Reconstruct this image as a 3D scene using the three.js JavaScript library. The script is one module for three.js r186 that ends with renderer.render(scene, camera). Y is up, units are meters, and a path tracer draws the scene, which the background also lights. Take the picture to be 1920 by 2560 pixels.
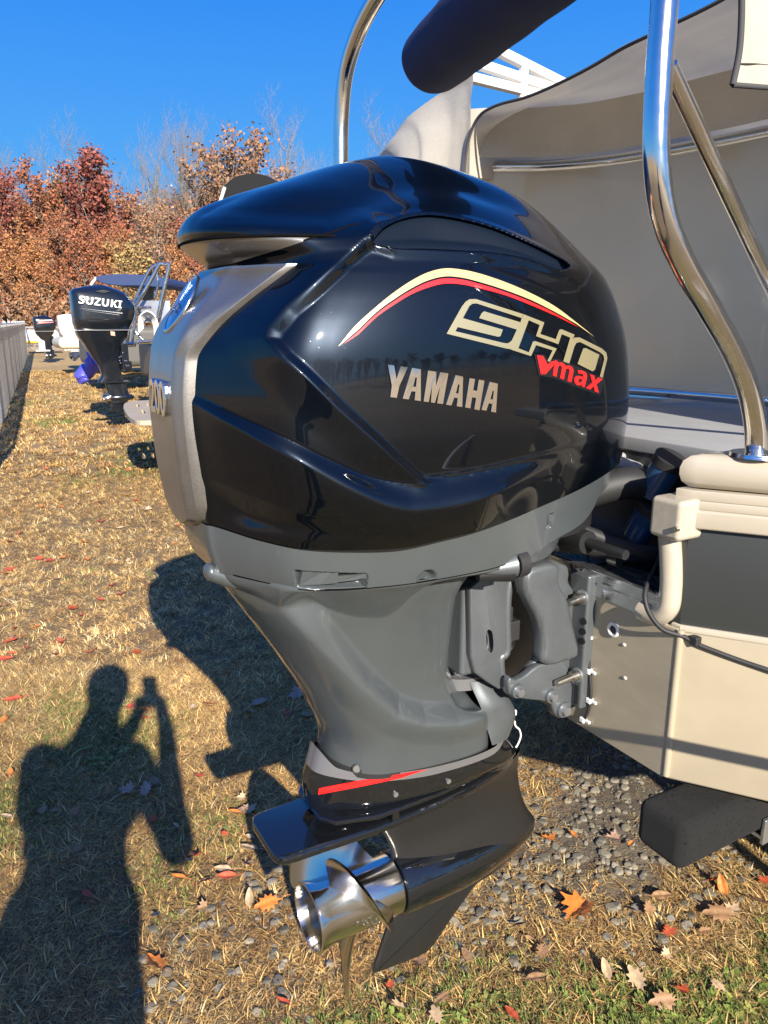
import * as THREE from 'three';
import { mergeGeometries, mergeVertices, toCreasedNormals } from 'three/addons/utils/BufferGeometryUtils.js';
import { RoundedBoxGeometry } from 'three/addons/geometries/RoundedBoxGeometry.js';
import { MarchingCubes } from 'three/addons/objects/MarchingCubes.js';
import { TessellateModifier } from 'three/addons/modifiers/TessellateModifier.js';
import { FontLoader } from 'three/addons/loaders/FontLoader.js';

// ---------------------------------------------------------------- camera, sky, sun, exposure
const EYE = 1.62, FOCAL = 1900, PITCH = Math.atan(477 / FOCAL);          // metres, photo pixels, radians
const scene = new THREE.Scene();
const camera = new THREE.PerspectiveCamera(2 * Math.atan(1280 / FOCAL) * 180 / Math.PI, 0.75, 0.02, 900);
camera.position.set(0, EYE, 0);
camera.rotation.set(-PITCH, 0, 0);
scene.add(camera);
const SUN_DIR = new THREE.Vector3(0.2924, 0.4276, 0.8554).normalize();     // towards the sun: low, behind the right shoulder
{
  const W = 512, H = 256, d = new Float32Array(W * H * 4);
  const key = [[0, [0.13, 0.26, 0.43]], [0.07, [0.075, 0.22, 0.42]], [0.16, [0.046, 0.200, 0.45]], [0.34, [0.018, 0.132, 0.435]], [0.6, [0.010, 0.085, 0.35]], [1, [0.005, 0.056, 0.27]]];
  for (let j = 0; j < H; j++) {
    const el = (j + 0.5) / H * Math.PI - Math.PI / 2, s = Math.sin(el);
    for (let i = 0; i < W; i++) {
      let c;
      if (s < 0) c = [0.16, 0.14, 0.11];
      else {
        let n = 0; while (s > key[n + 1][0]) n++;
        const t = (s - key[n][0]) / (key[n + 1][0] - key[n][0]); c = [0, 1, 2].map(q => key[n][1][q] + (key[n + 1][1][q] - key[n][1][q]) * t);
        const ph = ((i + 0.5) / W - 0.5) * 2 * Math.PI, ce = Math.cos(el), dot = Math.max(0, Math.cos(ph) * ce * SUN_DIR.x + s * SUN_DIR.y + Math.sin(ph) * ce * SUN_DIR.z);
        const glow = 0.12 * Math.pow(dot, 3); c = [c[0] + glow, c[1] + glow * 0.96, c[2] + glow * 0.82];      // paler air round the sun, behind the camera
      }
      const o = (j * W + i) * 4; d[o] = c[0]; d[o + 1] = c[1]; d[o + 2] = c[2]; d[o + 3] = 1;
    }
  }
  const sky = new THREE.DataTexture(d, W, H, THREE.RGBAFormat, THREE.FloatType);
  sky.mapping = THREE.EquirectangularReflectionMapping; sky.magFilter = sky.minFilter = THREE.LinearFilter; sky.needsUpdate = true;
  scene.background = sky; scene.environment = sky;
}
const sun = new THREE.DirectionalLight(new THREE.Color(1, 0.92, 0.80), 5);
sun.target.position.set(0, 0, -8); sun.position.copy(SUN_DIR).multiplyScalar(60).add(sun.target.position);
sun.castShadow = true; sun.shadow.mapSize.set(4096, 4096);
Object.assign(sun.shadow.camera, { left: -30, right: 30, top: 30, bottom: -30, near: 1, far: 160 });
sun.shadow.radius = 1;
scene.add(sun, sun.target);
const renderer = new THREE.WebGLRenderer({ antialias: true });
renderer.setSize(768, 1024);
renderer.toneMapping = THREE.LinearToneMapping;
renderer.toneMappingExposure = 2.1;
renderer.shadowMap.enabled = true;

// ---------------------------------------------------------------- helpers
let seed = 7;
const rnd = () => { seed = (seed * 1664525 + 1013904223) >>> 0; return seed / 4294967296; };
const rr = (a, b) => a + (b - a) * rnd();
const clamp = (x, a = 0, b = 1) => Math.min(b, Math.max(a, x));
const lerp = (a, b, t) => a + (b - a) * t;
const ss = (a, b, x) => { const t = clamp((x - a) / (b - a)); return t * t * (3 - 2 * t); };
const V3 = (x, y, z) => new THREE.Vector3(x, y, z);
const taken = {};
function numbered(n) { if (!(n in taken)) { taken[n] = 0; return n; } taken[n]++; return n + '_' + String(taken[n]).padStart(3, '0'); }
function tag(o, label, category, group, kind) {
  if (label) o.userData.label = label; if (category) o.userData.category = category;
  if (group) o.userData.group = group; if (kind) o.userData.kind = kind; return o;
}
const BASES = new WeakMap();                       // a thing's base in the frame its shapes are written in
function thing(name, label, category, pos, turn = 0, group, base = [0, 0, 0]) {
  const g = new THREE.Group(); g.name = numbered(name);
  const p = V3(...base).applyAxisAngle(V3(0, 1, 0), turn);
  g.position.set(pos[0] + p.x, pos[1] + p.y, pos[2] + p.z); g.rotation.y = turn;
  BASES.set(g, base); scene.add(g); return tag(g, label, category, group);
}
function prep(gs) {
  gs = Array.isArray(gs) ? gs : [gs];
  gs = gs.map(g => {
    let k = g.index ? g.toNonIndexed() : g.clone();
    if (!k.attributes.normal) k.computeVertexNormals();
    if (!k.attributes.uv) k.setAttribute('uv', new THREE.BufferAttribute(new Float32Array(k.attributes.position.count * 2), 2));
    for (const n of Object.keys(k.attributes)) if (!['position', 'normal', 'uv', 'color'].includes(n)) k.deleteAttribute(n);
    return k;
  });
  const anyC = gs.some(g => g.attributes.color);
  if (!anyC) return gs.length > 1 ? mergeGeometries(gs) : gs[0];
  for (const g of gs) if (!g.attributes.color) g.setAttribute('color', new THREE.BufferAttribute(new Float32Array(g.attributes.position.count * 3).fill(1), 3));
  return gs.length > 1 ? mergeGeometries(gs) : gs[0];
}
function part(name, geos, mat, parent, label) {
  const g = prep(geos);
  let p = parent; while (p && !BASES.has(p)) p = p.parent;
  if (p) { const b = BASES.get(p); g.translate(-b[0], -b[1], -b[2]); }
  const m = new THREE.Mesh(g, mat); m.name = parent ? name : numbered(name);
  m.castShadow = m.receiveShadow = true; if (label) m.userData.label = label;
  (parent || scene).add(m); return m;
}
// curve through points, monotone between them
function curve1(pts) {
  const n = pts.length, x = pts.map(p => p[0]), y = pts.map(p => p[1]), h = [], d = [], m = [];
  for (let i = 0; i < n - 1; i++) { h[i] = x[i + 1] - x[i]; d[i] = (y[i + 1] - y[i]) / h[i]; }
  m[0] = d[0]; m[n - 1] = d[n - 2];
  for (let i = 1; i < n - 1; i++) m[i] = d[i - 1] * d[i] <= 0 ? 0 : 3 * (h[i - 1] + h[i]) / ((2 * h[i] + h[i - 1]) / d[i - 1] + (h[i] + 2 * h[i - 1]) / d[i]);
  return t => {
    if (t <= x[0]) return y[0] + m[0] * (t - x[0]) * 0; if (t >= x[n - 1]) return y[n - 1];
    let i = 0; while (t > x[i + 1]) i++;
    const s = (t - x[i]) / h[i], s2 = s * s, s3 = s2 * s;
    return y[i] * (2 * s3 - 3 * s2 + 1) + h[i] * m[i] * (s3 - 2 * s2 + s) + y[i + 1] * (3 * s2 - 2 * s3) + h[i] * m[i + 1] * (s3 - s2);
  };
}
function crv2(pts) {                                // 2-D Catmull-Rom through points, parameter 0..1
  const n = pts.length - 1;
  return t => {
    const f = clamp(t) * n, i = Math.min(n - 1, Math.floor(f)), s = f - i;
    const p0 = pts[Math.max(0, i - 1)], p1 = pts[i], p2 = pts[i + 1], p3 = pts[Math.min(n, i + 2)];
    return [0, 1].map(k => 0.5 * (2 * p1[k] + (p2[k] - p0[k]) * s + (2 * p0[k] - 5 * p1[k] + 4 * p2[k] - p3[k]) * s * s + (3 * p1[k] - p0[k] - 3 * p2[k] + p3[k]) * s * s * s));
  };
}
const segDist = (px, py, ax, ay, bx, by) => {
  const dx = bx - ax, dy = by - ay, t = clamp(((px - ax) * dx + (py - ay) * dy) / (dx * dx + dy * dy)), ex = px - ax - t * dx, ey = py - ay - t * dy;
  return Math.hypot(ex, ey);
};
function polyDist(P, x, y, closed) { let d = 1e9; for (let i = 0; i + 1 < P.length + (closed ? 1 : 0); i++) { const a = P[i], b = P[(i + 1) % P.length]; d = Math.min(d, segDist(x, y, a[0], a[1], b[0], b[1])); } return d; }
function inPoly(P, x, y) { let c = false; for (let i = 0, j = P.length - 1; i < P.length; j = i++) if ((P[i][1] > y) !== (P[j][1] > y) && x < (P[j][0] - P[i][0]) * (y - P[i][1]) / (P[j][1] - P[i][1]) + P[i][0]) c = !c; return c; }
const sdPoly = (P, x, y) => { const d = polyDist(P, x, y, true); return inPoly(P, x, y) ? d : -d; };   // positive inside
// a grid of points -> geometry with smooth normals; keep(i, j) < 0 keeps, cut exactly at 0
function gridGeo(nu, nv, at, { keep, flip, uv, normals } = {}) {
  const P = new Float64Array(nu * nv * 3), N = new Float64Array(nu * nv * 3), F = keep ? new Float64Array(nu * nv) : null;
  for (let j = 0; j < nv; j++) for (let i = 0; i < nu; i++) { const p = at(i, j), o = (j * nu + i) * 3; P[o] = p[0]; P[o + 1] = p[1]; P[o + 2] = p[2]; if (keep) F[j * nu + i] = keep(i, j, p); }
  gridNormals(P, N, nu, nv, flip);
  if (normals) return { P, N };
  const pos = [], nor = [], uvs = [];
  const vert = k => ({ p: [P[k * 3], P[k * 3 + 1], P[k * 3 + 2]], n: [N[k * 3], N[k * 3 + 1], N[k * 3 + 2]], f: F ? F[k] : -1 });
  const mix = (a, b) => { const t = a.f / (a.f - b.f); return { p: a.p.map((x, q) => lerp(x, b.p[q], t)), n: a.n.map((x, q) => lerp(x, b.n[q], t)), f: 0 }; };
  const emit = v => { pos.push(...v.p); nor.push(...v.n); const q = uv ? uv(v.p) : [v.p[0], v.p[1]]; uvs.push(q[0], q[1]); };
  const tri = (a, b, c) => {
    const L = flip ? [a, c, b] : [a, b, c]; let poly = L;
    if (F) { if (a.f >= 0 && b.f >= 0 && c.f >= 0) return; poly = []; for (let i = 0; i < 3; i++) { const s = L[i], e = L[(i + 1) % 3]; if (s.f < 0) poly.push(s); if ((s.f < 0) !== (e.f < 0)) poly.push(mix(s, e)); } }
    for (let i = 1; i + 1 < poly.length; i++) { emit(poly[0]); emit(poly[i]); emit(poly[i + 1]); }
  };
  for (let j = 0; j + 1 < nv; j++) for (let i = 0; i + 1 < nu; i++) {
    const k = j * nu + i; if (F && F[k] >= 0 && F[k + 1] >= 0 && F[k + nu] >= 0 && F[k + nu + 1] >= 0) continue;
    const a = vert(k), b = vert(k + 1), c = vert(k + nu + 1), d = vert(k + nu); tri(a, b, c); tri(a, c, d);
  }
  const g = new THREE.BufferGeometry();
  g.setAttribute('position', new THREE.Float32BufferAttribute(pos, 3)); g.setAttribute('normal', new THREE.Float32BufferAttribute(nor, 3)); g.setAttribute('uv', new THREE.Float32BufferAttribute(uvs, 2));
  return g;
}
function gridNormals(P, N, nu, nv, flip) {
  for (let j = 0; j < nv; j++) for (let i = 0; i < nu; i++) {
    const a = (j * nu + Math.max(0, i - 1)) * 3, b = (j * nu + Math.min(nu - 1, i + 1)) * 3, c = (Math.max(0, j - 1) * nu + i) * 3, d = (Math.min(nv - 1, j + 1) * nu + i) * 3;
    const ux = P[b] - P[a], uy = P[b + 1] - P[a + 1], uz = P[b + 2] - P[a + 2], vx = P[d] - P[c], vy = P[d + 1] - P[c + 1], vz = P[d + 2] - P[c + 2];
    let x = uy * vz - uz * vy, y = uz * vx - ux * vz, z = ux * vy - uy * vx; const l = (Math.hypot(x, y, z) || 1) * (flip ? -1 : 1), o = (j * nu + i) * 3;
    N[o] = x / l; N[o + 1] = y / l; N[o + 2] = z / l;
  }
}
function mirrorZ(g) {                               // the same shape on the other side (z -> -z)
  const h = (g.index ? g.toNonIndexed() : g.clone()), p = h.attributes.position, n = h.attributes.normal, t = h.attributes.uv;
  for (let i = 0; i < p.count; i++) { p.setZ(i, -p.getZ(i)); n.setZ(i, -n.getZ(i)); }
  for (let i = 0; i < p.count; i += 3) for (const a of [p, n, t]) { if (!a) continue; for (let k = 0; k < a.itemSize; k++) { const x = a.array[(i + 1) * a.itemSize + k]; a.array[(i + 1) * a.itemSize + k] = a.array[(i + 2) * a.itemSize + k]; a.array[(i + 2) * a.itemSize + k] = x; } }
  return h;
}
const box = (x0, x1, y0, y1, z0, z1, r = 0.004) => {
  const a = Math.abs(x1 - x0), b = Math.abs(y1 - y0), c = Math.abs(z1 - z0), q = Math.min(r, a / 2.2, b / 2.2, c / 2.2);
  return new RoundedBoxGeometry(a, b, c, 2, q).translate((x0 + x1) / 2, (y0 + y1) / 2, (z0 + z1) / 2);
};
const tube = (pts, r, seg = 40, rad = 10, closed = false) => new THREE.TubeGeometry(new THREE.CatmullRomCurve3(pts.map(p => V3(...p)), closed, 'centripetal'), seg, r, rad, closed);
function rod(a, b, r0, r1 = r0, rad = 12) {          // straight tapered rod with closed ends
  const A = V3(...a), B = V3(...b), d = B.clone().sub(A), g = new THREE.CylinderGeometry(r1, r0, d.length(), rad, 1);
  g.applyQuaternion(new THREE.Quaternion().setFromUnitVectors(V3(0, 1, 0), d.normalize())); const m = A.add(B).multiplyScalar(0.5); return g.translate(m.x, m.y, m.z);
}
const shapeOf = (pts, holes = []) => { const s = new THREE.Shape(pts.map(p => new THREE.Vector2(p[0], p[1]))); for (const h of holes) s.holes.push(new THREE.Path(h.map(p => new THREE.Vector2(p[0], p[1])))); return s; };
function smoothPoly(pts, n = 4) {                    // closed Catmull-Rom through the points
  const c = new THREE.CatmullRomCurve3(pts.map(p => V3(p[0], p[1], 0)), true, 'centripetal'); return c.getPoints(pts.length * n).slice(0, -1).map(p => [p.x, p.y]);
}
const extr = (pts, z0, z1, bevel = 0.004, holes = []) => { const g = new THREE.ExtrudeGeometry(shapeOf(pts, holes), { depth: Math.abs(z1 - z0) - 2 * bevel, bevelEnabled: bevel > 0, bevelSize: bevel, bevelThickness: bevel, bevelOffset: -bevel, bevelSegments: 3, curveSegments: 6 }); return toCreasedNormals(g.translate(0, 0, Math.min(z0, z1) + bevel), 0.6); };
function latheX(prof, seg = 40) {                    // prof: [x, r] along +x
  const g = new THREE.LatheGeometry(prof.map(p => new THREE.Vector2(p[1], p[0])), seg); return g.rotateZ(-Math.PI / 2);
}
// hashing noise
const hsh = (x, y, z = 0) => { const s = Math.sin(x * 127.1 + y * 311.7 + z * 74.7) * 43758.5453; return s - Math.floor(s); };
const vn = (x, y, z = 0) => { const i = Math.floor(x), j = Math.floor(y), f = x - i, g = y - j, a = f * f * (3 - 2 * f), b = g * g * (3 - 2 * g); return lerp(lerp(hsh(i, j, z), hsh(i + 1, j, z), a), lerp(hsh(i, j + 1, z), hsh(i + 1, j + 1, z), a), b); };
const fbm = (x, y, o = 4, z = 0) => { let s = 0, a = 0.5; for (let k = 0; k < o; k++) { s += a * vn(x, y, z + k); x *= 2.03; y *= 2.03; a *= 0.5; } return s; };
function tex(n, fn, { srgb = false, repeat = 1 } = {}) {  // tiling texture from fn(x, y, i, j) -> [r, g, b] in 0..1
  const d = new Uint8Array(n * n * 4);
  for (let j = 0; j < n; j++) for (let i = 0; i < n; i++) { const c = fn(i / n, j / n, i, j), o = (j * n + i) * 4; for (let k = 0; k < 3; k++) d[o + k] = clamp(c[k]) * 255; d[o + 3] = 255; }
  const t = new THREE.DataTexture(d, n, n); t.wrapS = t.wrapT = THREE.RepeatWrapping; t.magFilter = THREE.LinearFilter; t.minFilter = THREE.LinearMipmapLinearFilter; t.generateMipmaps = true;
  if (srgb) t.colorSpace = THREE.SRGBColorSpace; t.repeat.set(repeat, repeat); t.needsUpdate = true; return t;
}
// tiling noise: wraps at period p
const tvn = (x, y, p, z = 0) => { const i = Math.floor(x), j = Math.floor(y), f = x - i, g = y - j, a = f * f * (3 - 2 * f), b = g * g * (3 - 2 * g), w = q => ((q % p) + p) % p; return lerp(lerp(hsh(w(i), w(j), z), hsh(w(i + 1), w(j), z), a), lerp(hsh(w(i), w(j + 1), z), hsh(w(i + 1), w(j + 1), z), a), b); };
const tfbm = (x, y, p, o = 4, z = 0) => { let s = 0, a = 0.5, q = p; for (let k = 0; k < o; k++) { s += a * tvn(x * q, y * q, q, z + k); q *= 2; a *= 0.5; } return s; };
const std = (c, rough, metal = 0, extra = {}) => new THREE.MeshStandardMaterial({ color: new THREE.Color().setRGB(...c), roughness: rough, metalness: metal, ...extra });
const phy = (c, rough, metal = 0, extra = {}) => new THREE.MeshPhysicalMaterial({ color: new THREE.Color().setRGB(...c), roughness: rough, metalness: metal, ...extra });

// photo pixel -> direction; then a point of the motor's frame (u forward along the boat, v up, w to starboard) on a known plane
const TURN = Math.PI / 6, MO = [-0.02, 0, -1.46];       // the boat's axis points 60 degrees to the right of the lens axis
const US = [Math.sin(Math.PI / 3), Math.cos(Math.PI / 3)], WS = [Math.cos(Math.PI / 3), -Math.sin(Math.PI / 3)];
function ray(px, py) { const dx = px - 960, dy = py - 1280; return [dx, FOCAL * Math.cos(PITCH) - dy * Math.sin(PITCH), -(dy * Math.cos(PITCH) + FOCAL * Math.sin(PITCH))]; }
const CU = 0.02 * US[0] - 1.46 * US[1], CW = 0.02 * WS[0] - 1.46 * WS[1];
function Q(px, py, k) {
  const r = ray(px, py), du = r[0] * US[0] + r[1] * US[1], dw = r[0] * WS[0] + r[1] * WS[1], dv = r[2];
  const t = k.w !== undefined ? (k.w - CW) / dw : k.u !== undefined ? (k.u - CU) / du : k.v !== undefined ? (k.v - EYE) / dv : k.z / FOCAL;
  return [CU + t * du, EYE + t * dv, CW + t * dw];
}
const gnd = (px, py, h = 0) => { const r = ray(px, py), t = (h - EYE) / r[2]; return [r[0] * t, h, -r[1] * t]; };    // photo pixel -> ground
const far = (px, py, d) => { const r = ray(px, py), t = d / r[1]; return [r[0] * t, EYE + r[2] * t, -d]; };            // photo pixel -> point d metres ahead
const font = await new FontLoader().loadAsync('fonts/droid/droid_sans_bold.typeface.json');
const rowsOf = (a, b, n) => Array.from({ length: n + 1 }, (_, k) => lerp(a, b, k / n));

// ---------------------------------------------------------------- materials
const flakeTex = tex(512, (x, y, i, j) => { const h = hsh(i, j, 3), k = h > 0.985 ? 1 : 0.26 + 0.22 * hsh(i, j, 9) + 0.14 * tfbm(x, y, 6, 3, 4); return [k * 0.9, k, k]; }, { srgb: false, repeat: 4 });
const silverTex = tex(512, (x, y, i, j) => { const k = 0.62 + 0.3 * hsh(i, j, 5) + 0.16 * (tfbm(x, y, 8, 3, 2) - 0.5); return [k, k, k]; }, { srgb: false, repeat: 4 });
const smudgeTex = tex(512, (x, y, i, j) => { const a = tfbm(x, y, 5, 5, 11), sp = hsh(i >> 1, j >> 1, 21) > 0.9965 ? 0.8 : 0; const k = 0.14 + 0.22 * ss(0.50, 0.72, a) + sp; return [k, k, k]; }, { repeat: 2.2 });
const clothTex = tex(256, (x, y, i, j) => { const k = 0.72 + 0.12 * ((i + j) % 2) + 0.12 * hsh(i, j, 1) + 0.12 * (tfbm(x, y, 6, 3, 8) - 0.5); return [k, k, k]; }, { repeat: 3 });
const wearTex = tex(512, (x, y) => { const a = tfbm(x, y, 4, 5, 31), b = tfbm(x * 1, y, 23, 2, 36); const k = 0.86 + 0.22 * (a - 0.5) + 0.10 * (b - 0.5); return [k, k * 0.995, k * 0.98]; }, { repeat: 1.3 });
const scratchTex = tex(512, (x, y) => { const a = tfbm(x, y * 0.999, 6, 4, 51); const k = 0.3 + 0.5 * ss(0.45, 0.7, a) + 0.2 * tvn(x * 190, y * 6, 6, 2); return [k, k, k]; }, { repeat: 2 });
const scuffTex = tex(1024, (x, y, i, j) => { const a = tfbm(x, y, 4, 5, 131), m = ss(.50, .66, tfbm(x, y, 5, 3, 137)), st = ss(.74, .97, tvn(x * 150, y * 22, 150, 9)) * m, sp = hsh(i, j, 41) > .9988 ? .5 : 0; const k = 0.80 + 0.16 * (a - 0.5) + 0.30 * st + sp; return [k, k * .99, k * .965]; }, { repeat: 2.3 });
const streakTex = tex(1024, (x, y) => { const a = tfbm(x, y, 4, 4, 201), m = ss(.52, .68, tfbm(x, y * .999, 7, 3, 207)), st = ss(.80, .98, tvn(x * 60 + a, y * 4 + 3 * a, 60, 5)) * m; const k = 0.80 + 0.14 * (a - .5) + 0.16 * st; return [k, k * .995, k * .97]; }, { repeat: .9 });
const M = {
  cowl: phy([0.0030, 0.0100, 0.0225], 0.36, 0.8, { clearcoat: 1, clearcoatRoughness: 0.22, clearcoatRoughnessMap: smudgeTex, map: flakeTex, ior: 1.5 }),
  side: phy([0.006, 0.018, 0.038], 0.42, 0.85, { clearcoat: 1, clearcoatRoughness: 0.02, map: flakeTex, ior: 1.5 }),
  bronze: phy([0.37, 0.35, 0.325], 0.36, 0.85, { clearcoat: 0.5, clearcoatRoughness: 0.12, map: silverTex }),
  grey: phy([0.125, 0.146, 0.160], 0.38, 0.45, { clearcoat: 0.8, clearcoatRoughness: 0.07, map: scuffTex }),
  greyCast: phy([0.165, 0.182, 0.194], 0.48, 0.55, { clearcoat: 0.35, clearcoatRoughness: 0.25, map: silverTex }),
  silver: phy([0.24, 0.24, 0.25], 0.38, 0.6, { clearcoat: 0.6, clearcoatRoughness: 0.1 }),
  gear: phy([0.006, 0.007, 0.009], 0.30, 0.0, { clearcoat: 1, clearcoatRoughness: 0.05, roughnessMap: smudgeTex }),
  gearDull: phy([0.010, 0.010, 0.011], 0.42, 0.0, { clearcoat: 0.6, clearcoatRoughness: 0.18 }),
  chrome: std([0.78, 0.78, 0.78], 0.06, 1),
  steel: std([0.66, 0.63, 0.58], 0.17, 1),
  tubeSteel: std([0.78, 0.765, 0.74], 0.34, 1, { roughnessMap: scratchTex }),
  gold: phy([0.56, 0.455, 0.21], 0.42, 0.25, { clearcoat: 0.8, clearcoatRoughness: 0.05 }),
  goldFoil: phy([0.40, 0.355, 0.205], 0.34, 0.55, { clearcoat: 0.8, clearcoatRoughness: 0.05 }),
  red: phy([0.80, 0.012, 0.012], 0.4, 0, { clearcoat: 0.9, clearcoatRoughness: 0.05 }),
  outline: phy([0.006, 0.006, 0.008], 0.35, 0, { clearcoat: 0.8, clearcoatRoughness: 0.06 }),
  scoop: phy([0.003, 0.007, 0.016], 0.6, 0, { specularIntensity: 0.25 }),
  line: phy([0.004, 0.004, 0.005], 0.8, 0, { specularIntensity: 0.1 }),
  dark: std([0.012, 0.013, 0.014], 0.55),
  rubber: std([0.018, 0.018, 0.019], 0.6),
  hoseGrey: std([0.30, 0.29, 0.30], 0.5),
  emblem: phy([0.02, 0.10, 0.30], 0.25, 0.6, { clearcoat: 1, clearcoatRoughness: 0.03 }),
  bolt: std([0.60, 0.57, 0.50], 0.3, 1),
  zinc: std([0.52, 0.53, 0.54], 0.38, 0.9),
  alu: std([0.60, 0.61, 0.62], 0.36, 0.95, { roughnessMap: scratchTex }),
  white: std([0.74, 0.73, 0.70], 0.4),
  cream: phy([0.52, 0.46, 0.36], 0.32, 0, { clearcoat: 0.5, clearcoatRoughness: 0.12, map: wearTex }),
  hull: phy([0.45, 0.385, 0.275], 0.42, 0, { clearcoat: 0.35, clearcoatRoughness: 0.22, map: wearTex }),
  blackPanel: phy([0.030, 0.033, 0.033], 0.40, 0, { clearcoat: 0.35, clearcoatRoughness: 0.2 }),
  canvas: phy([0.66, 0.605, 0.51], 0.95, 0, { map: clothTex, transmission: 0.32, thickness: 0, side: THREE.DoubleSide, specularIntensity: 0.3 }),
  canvasEdge: std([0.05, 0.05, 0.055], 0.8),
  navy: phy([0.004, 0.019, 0.095], 0.8, 0, { map: clothTex, specularIntensity: 0.25 }),
  blackCloth: phy([0.018, 0.019, 0.021], 0.8, 0, { map: clothTex, specularIntensity: 0.3 }),
  vinyl: phy([0.70, 0.585, 0.395], 0.30, 0, { clearcoat: 0.7, clearcoatRoughness: 0.12, map: streakTex }),
  deck: std([0.34, 0.34, 0.34], 0.8, 0, { map: clothTex }),
  blueCan: phy([0.02, 0.07, 0.16], 0.3, 0, { clearcoat: 0.7, clearcoatRoughness: 0.1 }),
};
for (const k of ['hull', 'cream', 'vinyl']) { M[k].side = THREE.DoubleSide; }

// ---------------------------------------------------------------- ground: worn autumn grass, a gravel patch, the aisle
// how green / how stony the ground is at (x, z)
const greenAt = (x, z) => clamp(1.5 * (fbm(x * 0.55 + 3, z * 0.55 + 8, 4) - 0.525) * 2 + 0.42 * Math.exp(-(((x - 0.62) / 0.55) ** 2 + ((z + 1.42) / 0.30) ** 2)) + 0.55 * Math.exp(-(((x + 2.6) / 1.3) ** 2 + ((z + 8.4) / 2.2) ** 2)) + 0.15 * Math.exp(-(((x + 0.5) / .8) ** 2 + ((z + 3.8) / .8) ** 2)));
const stonyAt = (x, z) => { const dx = x - 0.75, dz = z + 2.25, a = dx * 0.86 - dz * 0.5, b = dx * 0.5 + dz * 0.86; return clamp(1.1 * Math.exp(-((a / 1.4) ** 2 + (b / 0.52) ** 2)) + 0.8 * (fbm(x * 2.1, z * 2.1, 3, 40) - 0.5)); };
const hgt = (x, z) => { const r = Math.hypot(x, z); return (0.030 * (fbm(x * 0.8, z * 0.8, 3, 60) - 0.47) + 0.014 * (fbm(x * 5, z * 5, 2, 65) - 0.4)) * (1 - ss(18, 40, r)); };
{
  const NX = 300, NZ = 340, fx = t => { const s = t * 2 - 1; return 240 * Math.sign(s) * Math.pow(Math.abs(s), 3.4) + 3.2 * s; }, fz = t => { const s = t * 2 - 1; return -2.2 - (240 * Math.sign(s) * Math.pow(Math.abs(s), 3.4) + 3.2 * s); };
  const pos = new Float32Array(NX * NZ * 3), col = new Float32Array(NX * NZ * 3), uv = new Float32Array(NX * NZ * 2), idx = [];
  for (let j = 0; j < NZ; j++) for (let i = 0; i < NX; i++) {
    const x = fx(i / (NX - 1)), z = fz(j / (NZ - 1)), k = j * NX + i; pos.set([x, hgt(x, z), z], k * 3); uv.set([x / 1.6, z / 1.6], k * 2);
    const r = Math.hypot(x, z), g = greenAt(x, z), s = stonyAt(x, z) * (1 - ss(10, 14, r)), farK = ss(5, 16, r);
    const soil = [0.115, 0.078, 0.042], straw = [0.44, 0.295, 0.125], gr = [0.15, 0.165, 0.05], st = [0.115, 0.100, 0.082];
    const p = 0.75 + 0.5 * fbm(x * 0.35, z * 0.35, 3, 17);
    let c = [0, 1, 2].map(q => lerp(soil[q], straw[q] * p, lerp(0.25, 1, farK))); c = c.map((v, q) => lerp(lerp(v, gr[q], g * lerp(0.55, 0.7, farK)), st[q], s * 0.8)); col.set(c, k * 3);
  }
  for (let j = 0; j + 1 < NZ; j++) for (let i = 0; i + 1 < NX; i++) { const a = j * NX + i; idx.push(a, a + 1, a + NX + 1, a, a + NX + 1, a + NX); }
  const g = new THREE.BufferGeometry(); g.setAttribute('position', new THREE.BufferAttribute(pos, 3)); g.setAttribute('color', new THREE.BufferAttribute(col, 3)); g.setAttribute('uv', new THREE.BufferAttribute(uv, 2)); g.setIndex(idx); g.computeVertexNormals();
  if (g.attributes.normal.getY(5) < 0) { g.setIndex(idx.map((_, n) => idx[n - n % 3 + [0, 2, 1][n % 3]])); g.computeVertexNormals(); }
  const grit = tex(1024, (x, y, i, j) => { const a = tfbm(x, y, 8, 5, 70), b = tfbm(x, y, 64, 3, 75), n = hsh(i, j, 77), f = tvn(x * 300 + 40 * a, y * 90, 90, 3); const k = 0.62 + 0.62 * (a - 0.3) + 0.50 * (b - 0.45) + 0.16 * n + 0.14 * f; return [k, k * 0.985, k * 0.95]; });
  const bump = tex(512, (x, y, i, j) => { const k = tfbm(x, y, 40, 4, 80) * 0.8 + 0.2 * hsh(i, j, 81); return [k, k, k]; });
  const m = new THREE.Mesh(g, std([1, 1, 1], 0.97, 0, { vertexColors: true, map: grit, bumpMap: bump, bumpScale: 0.012 })); m.name = 'ground'; m.receiveShadow = true; m.userData.kind = 'structure'; scene.add(m);
}
function inst(name, geo, mat, n, fill, label, category) {
  const m = new THREE.InstancedMesh(geo, mat, n), X = new THREE.Matrix4(), q = new THREE.Quaternion(), e = new THREE.Euler(), c = new THREE.Color(), P = V3(), S = V3(); let k = 0;
  const put = (x, y, z, rx, ry, rz, sx, sy, sz, r, g, b) => { if (k >= n) return; e.set(rx, ry, rz); q.setFromEuler(e); X.compose(P.set(x, y, z), q, S.set(sx, sy, sz)); m.setMatrixAt(k, X); m.setColorAt(k, c.setRGB(r, g, b)); k++; };
  fill(put); m.count = k; m.instanceMatrix.needsUpdate = true; m.name = numbered(name); m.castShadow = m.receiveShadow = true; tag(m, label, category, undefined, 'stuff'); scene.add(m); return m;
}
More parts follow.
